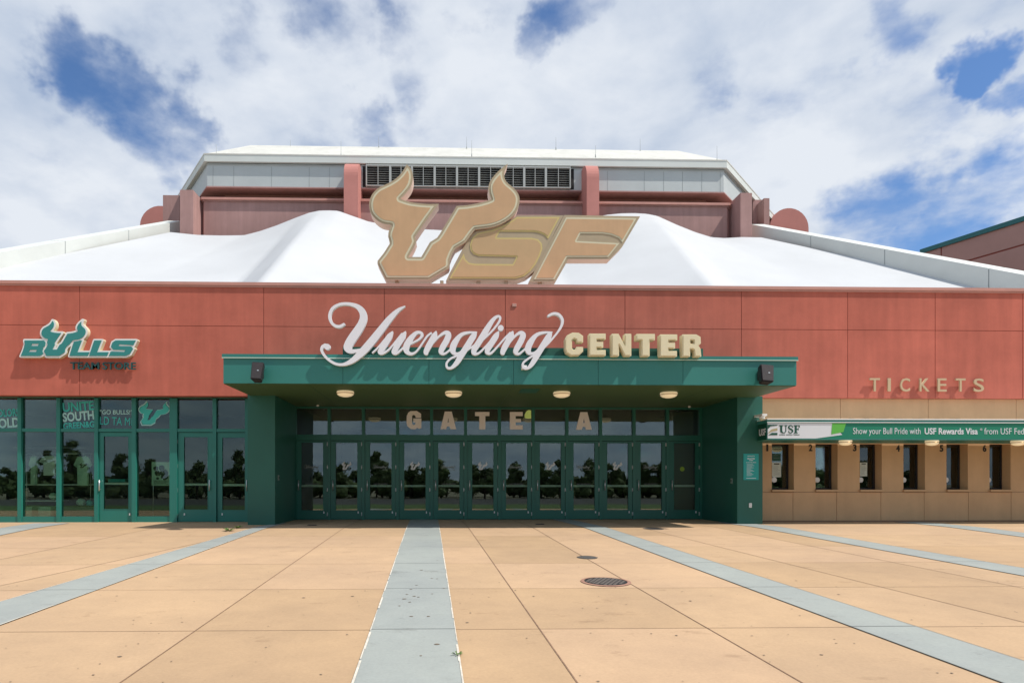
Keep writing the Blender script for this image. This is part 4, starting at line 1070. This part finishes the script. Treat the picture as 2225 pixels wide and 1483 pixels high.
for u, s in ((1837,'cream lamp under the ticket awning between windows 2 and 3'),(2025,'cream lamp under the ticket awning right of window 4'),(2212,'cream lamp under the ticket awning right of window 6')):
    lamp(u, 957, 16.05, 0, .155, s, 'round lamps under the ticket awning', CZ0)
for u, v, s in ((690,874,'tiny soffit spotlight above the leftmost transom pane'),(1498,878,'tiny soffit spotlight above the rightmost transom pane')):
    bm = BM(); p = P(u, v, 18.3); lathe(bm, [(.04, 0), (.04, -.03), (.025, -.05)], (p.x, 18.3, ZSOF-.033), 12); whole('spotlight', bm, M['white'], s, 'light', 'tiny soffit spotlights')

# --- loudspeakers on the canopy front
def speaker(u0, u1, v0, v1, lean, label):
    y = YF-.25; p = P((u0+u1)/2, (v0+v1)/2, y); w = (u1-u0)*y/F*.86; h = (v1-v0)*y/F*.9
    t = empty('loudspeaker', (p.x, YF-.1, p.z-h/2), label, 'speaker', 'loudspeakers on the canopy')
    rot = Matrix.Rotation(lean, 4, 'Y') @ Matrix.Rotation(R(-14), 4, 'X')
    def place(bm):
        for v in bm.verts: v.co = p + (rot @ v.co)
    def body(bm, w0, w1, d0, d1, hh, bev):
        vs = box(bm, -w0/2, w0/2, d0, d1, -hh/2, hh/2)
        for v in vs:
            if v.co.z < 0: v.co.x *= .88
            if v.co.y > 0: v.co.x *= .72
        bmesh.ops.bevel(bm, geom=list(bm.edges), offset=bev, segments=2, affect='EDGES')
    bm = BM(); body(bm, w, w, -.10, .12, h, .018); place(bm); part('cabinet', bm, M['speaker'], t)
    bm = BM(); body(bm, w*.9, w*.9, -.112, -.09, h*.92, .008); place(bm); part('grille', bm, mat('speaker_grille', (.03, .025, .028), .7, bump=.5, bscale=300), t)
    bm = BM(); box(bm, -.018+.03, .018+.03, -.118, -.112, -.012, .012); place(bm); part('badge', bm, M['steel'], t)
    bm = BM(); tube(bm, p+Vector((0, .06, .0)), (p.x, YF-.004, p.z+.02), .022, 8); box(bm, p.x-.06, p.x+.06, YF-.02, YF-.001, p.z-.1, p.z+.12); part('bracket', bm, M['speaker'], t)
speaker(545, 576, 786, 831, R(3), 'black loudspeaker at the left end of the green canopy front')
speaker(1645, 1681, 791, 836, R(5), 'black loudspeaker at the right end of the green canopy front')
bm = BM(); p = P(1139, 798, YL); box(bm, p.x-.06, p.x+.06, YF-.12, YF-.001, p.z-.04, p.z+.05); box(bm, p.x-.045, p.x+.045, YF-.135, YF-.12, p.z-.03, p.z+.02)
whole('fascia_bracket', bm, M['white'], 'small pale bracket on the canopy front below the last g of the script', 'light')  # a plain bracket, it gives no light

# --- small fittings
def plate(name, u, v, w, h, y, label, cat, m, d=.025, detail=None, group=None):
    p = P(u, v, y); bm = BM(); box(bm, p.x-w/2, p.x+w/2, y-d, y-.0005, p.z-h/2, p.z+h/2)
    bmesh.ops.bevel(bm, geom=list(bm.edges), offset=min(.006, d*.3), segments=1, affect='EDGES')
    if detail: box(bm, p.x-w*.25, p.x+w*.25, y-d-.004, y-d+.001, p.z-h*.3, p.z-h*.05, 1); box(bm, p.x-w*.25, p.x+w*.25, y-d-.004, y-d+.001, p.z+h*.08, p.z+h*.33, 1)
    return whole(name, bm, [m, M['steel']], label, cat, group)
plate('outlet_cover', 1630, 1097, .075, .12, YCF, 'white outlet cover low on the front of the right green column', 'outlet', M['white'], detail=1)
plate('wall_plate', 1117.5, 663, .12, .09, YW, 'small red plate high on the red wall above the script sign', 'wall plate', M['coping'])
for x, s, u, v in ((XLi, 1, 603, 1037), (XRi, -1, 1590, 1044)):
    y = 16.75; z = vz(v, y, u); bm = BM(); box(bm, x+s*.0005, x+s*.02, y-.05, y+.05, z-.07, z+.07); box(bm, x+s*.019, x+s*.024, y-.02, y+.02, z-.03, z+.03, 1)
    whole('outlet_box', bm, [mat('grey_box', (.2, .26, .24), .5), M['ink']], 'small grey box on the inner side of the %s column' % ('left' if s > 0 else 'right'), 'card reader', 'small boxes inside the entrance')  # outlet boxes on the inner column sides
p0, p1 = P(1615, 985, YCF), P(1648, 1042, YCF)
bm = BM(); box(bm, p0.x, p1.x, YCF-.012, YCF-.0005, p1.z, p0.z); PN = part_ = None
NS = empty('notice_sign', ((p0.x+p1.x)/2, YCF, p1.z), 'teal notice board of white print on the right green column', 'notice')
part('board', bm, M['noticeteal'], NS)
bm = BM(); cxn = (p0.x+p1.x)/2; hh = p0.z-p1.z
text_bm(bm, 'ENTRANCE', cxn, p0.z-.075, YCF-.0125, w=.19, h=.022, ext=.001, off=.02)
text_bm(bm, 'PERMITTED', cxn, p0.z-.15, YCF-.0125, w=.2, h=.032, ext=.001, off=.03); text_bm(bm, 'ITEMS', cxn, p0.z-.19, YCF-.0125, w=.1, h=.026, ext=.001, off=.03)
text_bm(bm, 'ALL BAGS ARE CHECKED', cxn, p0.z-.245, YCF-.0125, w=.27, h=.022, ext=.001, off=.01)
for k, L_ in enumerate((.17,.2,.15,.19,.12,.16,.2,.1,.14,.18,.13)):
    box(bm, cxn-.12, cxn-.12+L_, YCF-.0145, YCF-.0125, p0.z-.29-k*.03, p0.z-.282-k*.03)
box(bm, cxn-.13, cxn+.13, YCF-.0145, YCF-.0125, p1.z+.04, p1.z+.052)
part('print', bm, M['bannerwhite'], NS)
# security camera at the awning's end
p = P(1652, 907, 16.2); SC = empty('security_camera', (p.x, 16.43, p.z-.12), 'white security camera on the right column above the awning end', 'camera')
bm = BM(); box(bm, p.x-.05, p.x+.08, 16.0, 16.428, p.z+.03, p.z+.085); part('bracket', bm, M['white'], SC)
bm = BM(); lathe(bm, [(.075, .03), (.078, -.01), (.07, -.03)], (p.x, 16.12, p.z), 18); part('housing', bm, M['white'], SC)
bm = BM(); lathe(bm, [(.062, -.03), (.055, -.06), (.03, -.085), (.01, -.09)], (p.x, 16.12, p.z), 18); part('lens_dome', bm, M['cream'], SC)

# notices taped inside the ticket windows
yg = YT+.296
def notice(u0, u1, v0, v1, label, lines, m='paper', head=None):
    p0, p1 = P(u0, v0, yg), P(u1, v1, yg); bm = BM(); box(bm, p0.x, p1.x, yg-.006, yg-.001, p1.z, p0.z)
    w = p1.x-p0.x; h = p0.z-p1.z
    for k in range(lines): box(bm, p0.x+w*.12, p0.x+w*random.uniform(.6, .9), yg-.0075, yg-.0055, p0.z-h*(.22+.7*k/max(lines, 1))-.006, p0.z-h*(.22+.7*k/max(lines, 1))+.002, 1)
    if head: box(bm, p0.x+w*.2, p1.x-w*.2, yg-.0075, yg-.0055, p0.z-h*.14, p0.z-h*.06, 2)
    whole('paper_notice', bm, [M[m], M['paperline'], M['ink']], label, 'notice', 'notices in the ticket windows')
notice(1677.5, 1697, 1004, 1036, 'long printed white sheet in ticket window 1', 9, head=1); notice(1678.5, 1696, 985, 1001, 'dark green card above the white sheet in ticket window 1', 2, 'bannerdark')
notice(1868.5, 1884, 1004, 1034, 'printed white sheet in ticket window 3', 8, head=1)

# --- shop interior
def tshirt(u, v0, v1, wpx, y, label, m, logo=None):
    p0, p1 = P(u, v0, y), P(u, v1, y); h = p0.z-p1.z; w = wpx*y/F; cx = p0.x
    pts = [(-.14,1),(-.06,.965),(.06,.965),(.14,1),(.34,.93),(.52,.70),(.38,.62),(.31,.72),(.30,.0),(-.30,.0),(-.31,.72),(-.38,.62),(-.52,.70),(-.34,.93)]
    q = [(cx+a*w, p1.z+b*h) for a, b in pts]; o = shapes([q], (.004,), .012)[0]
    t = empty('shirt', (cx, y, p1.z), label, 'shirt')
    bm = BM(); prism(bm, o, y, y+.09); bmesh.ops.bevel(bm, geom=[e for e in bm.edges if abs(e.verts[0].co.y-e.verts[1].co.y) < 1e-6 and len(e.link_faces) == 2 and e.calc_face_angle(0) > 1], offset=.02, segments=2, affect='EDGES')
    part('cloth', bm, m, t)
    bm = BM(); tube(bm, (cx-.18, y+.045, p0.z-.02), (cx+.18, y+.045, p0.z-.02), .012, 6); tube(bm, (cx, y+.045, p0.z-.02), (cx, y+.045, p0.z+.1), .006, 6); part('hanger', bm, M['steel'], t)
    if logo: mark(t, 'bull_mark', cx+.03, p1.z+h*.68, w*.42, w*.3, y-.001, M['clothdark'])
tshirt(179, 990, 1054, 37, 18.25, 'pale shirt printed with a dark horned mark hanging in the shop window', M['shirt'], 1)
tshirt(106, 989, 1032, 40, 18.4, 'pale jersey hanging over the shelf in the shop window', M['shirtw'])
tshirt(72, 990, 1052, 20, 18.5, 'narrow pale shirt hanging at the left of the jersey', M['shirt'])
SH = empty('display_rack', (ux(118, 18.5), 18.5, 0), 'steel clothes rack with two shelves behind the shop window', 'rack')
bm = BM()
for u in (58, 130, 197):
    tube(bm, (ux(u, 18.7), 18.7, 0.01), (ux(u, 18.7), 18.7, vz(985, 18.7, u)), .014, 8)
tube(bm, (ux(55, 18.7), 18.7, vz(985, 18.7, 100)), (ux(200, 18.7), 18.7, vz(985, 18.7, 100)), .014, 8)
tube(bm, (ux(28, 18.7), 18.7, vz(972, 18.7, 100)), (ux(188, 18.7), 18.7, vz(972, 18.7, 100)), .010, 8); part('rail', bm, M['steel'], SH)
for v, a, b in ((1052, 55, 205), (1087, 58, 135)):
    bm = BM(); z = vz(v, 18.6, 100); box(bm, ux(a, 18.6), ux(b, 18.6), 18.55, 18.95, z-.02, z+.01); part('shelf', bm, M['shirtw'], SH)
def ball(name, u, v, r, y, label, cat, m):
    p = P(u, v, y); bm = BM(); bmesh.ops.create_uvsphere(bm, u_segments=16, v_segments=10, radius=r)
    for f in bm.faces: f.smooth = True
    for v_ in bm.verts:
        n = 1+.09*math.sin(9*v_.co.x/r*1.1+2)*math.sin(7*v_.co.z/r); v_.co = Vector((p.x+v_.co.x*n, p.y+v_.co.y*n*.7, p.z+v_.co.z*n*.85))
    whole(name, bm, m, label, cat)
ball('folded_cap', 116, 1077, .12, 18.6, 'round pale cap on the low shelf of the rack', 'cap', M['shirt'])
ball('cloth_bundle', 176, 1090, .13, 18.4, 'pale bundle of cloth on the shop floor plinth', 'clothing', M['shirt']); ball('cloth_bundle', 195, 1092, .11, 18.5, 'patterned bundle beside the pale one on the plinth', 'clothing', M['tealvinyl'])
bm = BM(); box(bm, ux(135, 18.3), ux(208, 18.3), 18.2, 18.7, .015, vz(1101, 18.3, 170)); whole('plinth', bm, M['insidefloor'], 'low grey plinth inside the shop window under the bundles', 'plinth')
for u0, u1, nm in ((58, 72, 'narrow pale box on the shop floor'), (85, 112, 'wide pale box on the shop floor')):
    bm = BM(); box(bm, ux(u0, 18.5), ux(u1, 18.5), 18.45, 18.8, .015, vz(1100, 18.5, 80)); bmesh.ops.bevel(bm, geom=list(bm.edges), offset=.01, segments=1, affect='EDGES'); whole('storage_box', bm, M['shirt'], nm, 'box')
PS = empty('poster_stand', (ux(351, 18.15), 18.15, .01), 'green and white poster on a thin stand behind the shop glass', 'poster')
p0, p1 = P(330, 1003, 18.15), P(373, 1054, 18.15); bm = BM(); box(bm, p0.x, p1.x, 18.14, 18.16, p1.z, p0.z); part('poster', bm, M['shirt'], PS)
w = p1.x-p0.x; h = p0.z-p1.z; yy = 18.139
bm = BM()
for a, b, r in ((.22, .72, .11), (.5, .74, .12), (.66, .38, .15), (.3, .52, .13), (.62, .55, .16), (.3, .3, .06)):
    prism(bm, [[(p0.x+w*a+r*w*1.3*math.cos(t)*random.uniform(.85, 1.1), p1.z+h*b+r*h*math.sin(t)*random.uniform(.85, 1.1)) for t in np.linspace(0, 6.28, 13)[:-1]]], yy-.003-.001*a, yy-.0005)
for k in range(4): box(bm, p0.x+w*.1, p0.x+w*(.85-.1*(k % 2)), yy-.003, yy-.0005, p1.z+h*(.06+.045*k), p1.z+h*(.08+.045*k))
part('print', bm, M['clothdark'], PS)
bm = BM()
for u in (333, 369): tube(bm, (ux(u, 18.2), 18.2, .012), (ux(u, 18.17), 18.17, p0.z), .01, 6)
box(bm, ux(328, 18.2), ux(374, 18.2), 18.05, 18.35, .012, .03); part('stand', bm, M['steel'], PS)
bm = BM(); p0, p1 = P(237, 1040, 18.5), P(274, 1047, 18.5); box(bm, p0.x, p1.x, 18.45, 18.7, p1.z, p0.z); z = p1.z; 
whole('sign_card', bm, M['tealvinyl'], 'green card lying on the counter behind the single shop door', 'card')
bm = BM(); box(bm, ux(232, 18.5), ux(282, 18.5), 18.4, 19.0, .013, z-.002); whole('counter', bm, M['inside'], 'dark counter behind the single shop door', 'counter')
# lamp in the lobby
p = P(1150, 900, 20.2); bm = BM(); lathe(bm, [(.04, .14), (.10, .10), (.15, 0), (.15, -.10), (.12, -.12)], p, 18); tube(bm, p+Vector((0, 0, .14)), (p.x, p.y, 3.475), .01, 6)
whole('pendant_lamp', bm, mat('lime_lamp_shade', (.4, .45, .08), .5, emit=((.8, .8, .2), .35)), 'yellow green pendant lamp in the lobby beside the letter E', 'lamp')

# --- covers and weeds in the plaza
def cover(u, v, wpx, label, big):
    g = G(u, v); r = wpx*g.y/F/2; sl = -math.atan(SLOPE)
    t = empty('manhole_cover', (g.x, g.y, g.z), label, 'manhole cover', 'covers in the plaza')
    def seat(bm):
        for v_ in bm.verts: x_, y_, z_ = v_.co; v_.co = Vector((g.x+x_, g.y+y_, gz(g.y)+SLOPE*y_+z_+.006))
    bm = BM(); n = 40
    ro, ri = r, r*(.86 if big else .93)
    a = [bm.verts.new((ro*math.cos(2*math.pi*k/n), ro*math.sin(2*math.pi*k/n), .002)) for k in range(n)]; b = [bm.verts.new((ri*math.cos(2*math.pi*k/n), ri*math.sin(2*math.pi*k/n), .006)) for k in range(n)]
    for k in range(n): bm.faces.new([a[k], a[(k+1) % n], b[(k+1) % n], b[k]])
    seat(bm); part('rim', bm, M['rim'] if big else M['iron'], t)
    bm = BM(); face(bm, [(ri*.99*math.cos(2*math.pi*k/n), ri*.99*math.sin(2*math.pi*k/n), .001) for k in range(n)], 0)
    if big:
        d = .062; m_ = int(ri/d)+1
        for i in range(-m_, m_+1):
            for j in range(-m_, m_+1):
                x, y = (i+.5*(j % 2))*d, j*d*.9
                if math.hypot(x, y) < ri-.035: box(bm, x-.021, x+.021, y-.018, y+.018, .001, .009, 1)
    seat(bm); part('lid', bm, [M['black'] if big else M['iron'], mat('worn_iron', (.16, .135, .12), .6, .2, 12)], t)
cover(1316, 1263.5, 108, 'large round manhole cover with a studded lid and rusty rim', True)
cover(1276, 1210.5, 45, 'small plain dark manhole cover behind the studded one', False)
cover(1420, 1148, 44, 'faint round cover on the shadow edge near the right column', False)
for u, v, s in ((678,1140.5,'flat dark drain by the left doors'),(1173,1138.5,'flat dark drain by the middle doors')):
    g = G(u, v); bm = BM(); box(bm, g.x-.11, g.x+.11, g.y-.09, g.y+.09, .005, .012)
    for k in range(5): box(bm, g.x-.09, g.x+.09, g.y-.07+k*.032, g.y-.055+k*.032, .012, .016, 1)
    whole('floor_drain', bm, [M['black'], M['iron']], s, 'drain', 'floor drains by the entrance')
def weed(u, v, r, label, n):
    g = G(u, v); bm = BM()
    for k in range(n):
        a = random.uniform(0, 6.28); l = r*random.uniform(.5, 1.1); h = l*random.uniform(.15, .6); w = l*.16
        d = Vector((math.cos(a), math.sin(a), 0)); s = Vector((-d.y, d.x, 0)); b0 = g + d*r*random.uniform(0, .4) + Vector((0, 0, .008))
        face(bm, [b0-s*w*.3, b0+d*l*.55-s*w+Vector((0, 0, h)), b0+d*l+Vector((0, 0, h*.7)), b0+d*l*.55+s*w+Vector((0, 0, h*1.05)), b0+s*w*.3])
    whole('weed', bm, M['weed'], label, 'weed', 'weeds in the paving')
weed(497, 1153, .12, 'larger flat green weed on the left paving band', 40); weed(517, 1147, .11, 'smaller weed beside the larger one near the left column', 26)
weed(548, 1139, .10, 'thin weed at the foot of the left green column', 22); weed(993, 1424, .05, 'tiny weed at the right edge of the middle band', 14)
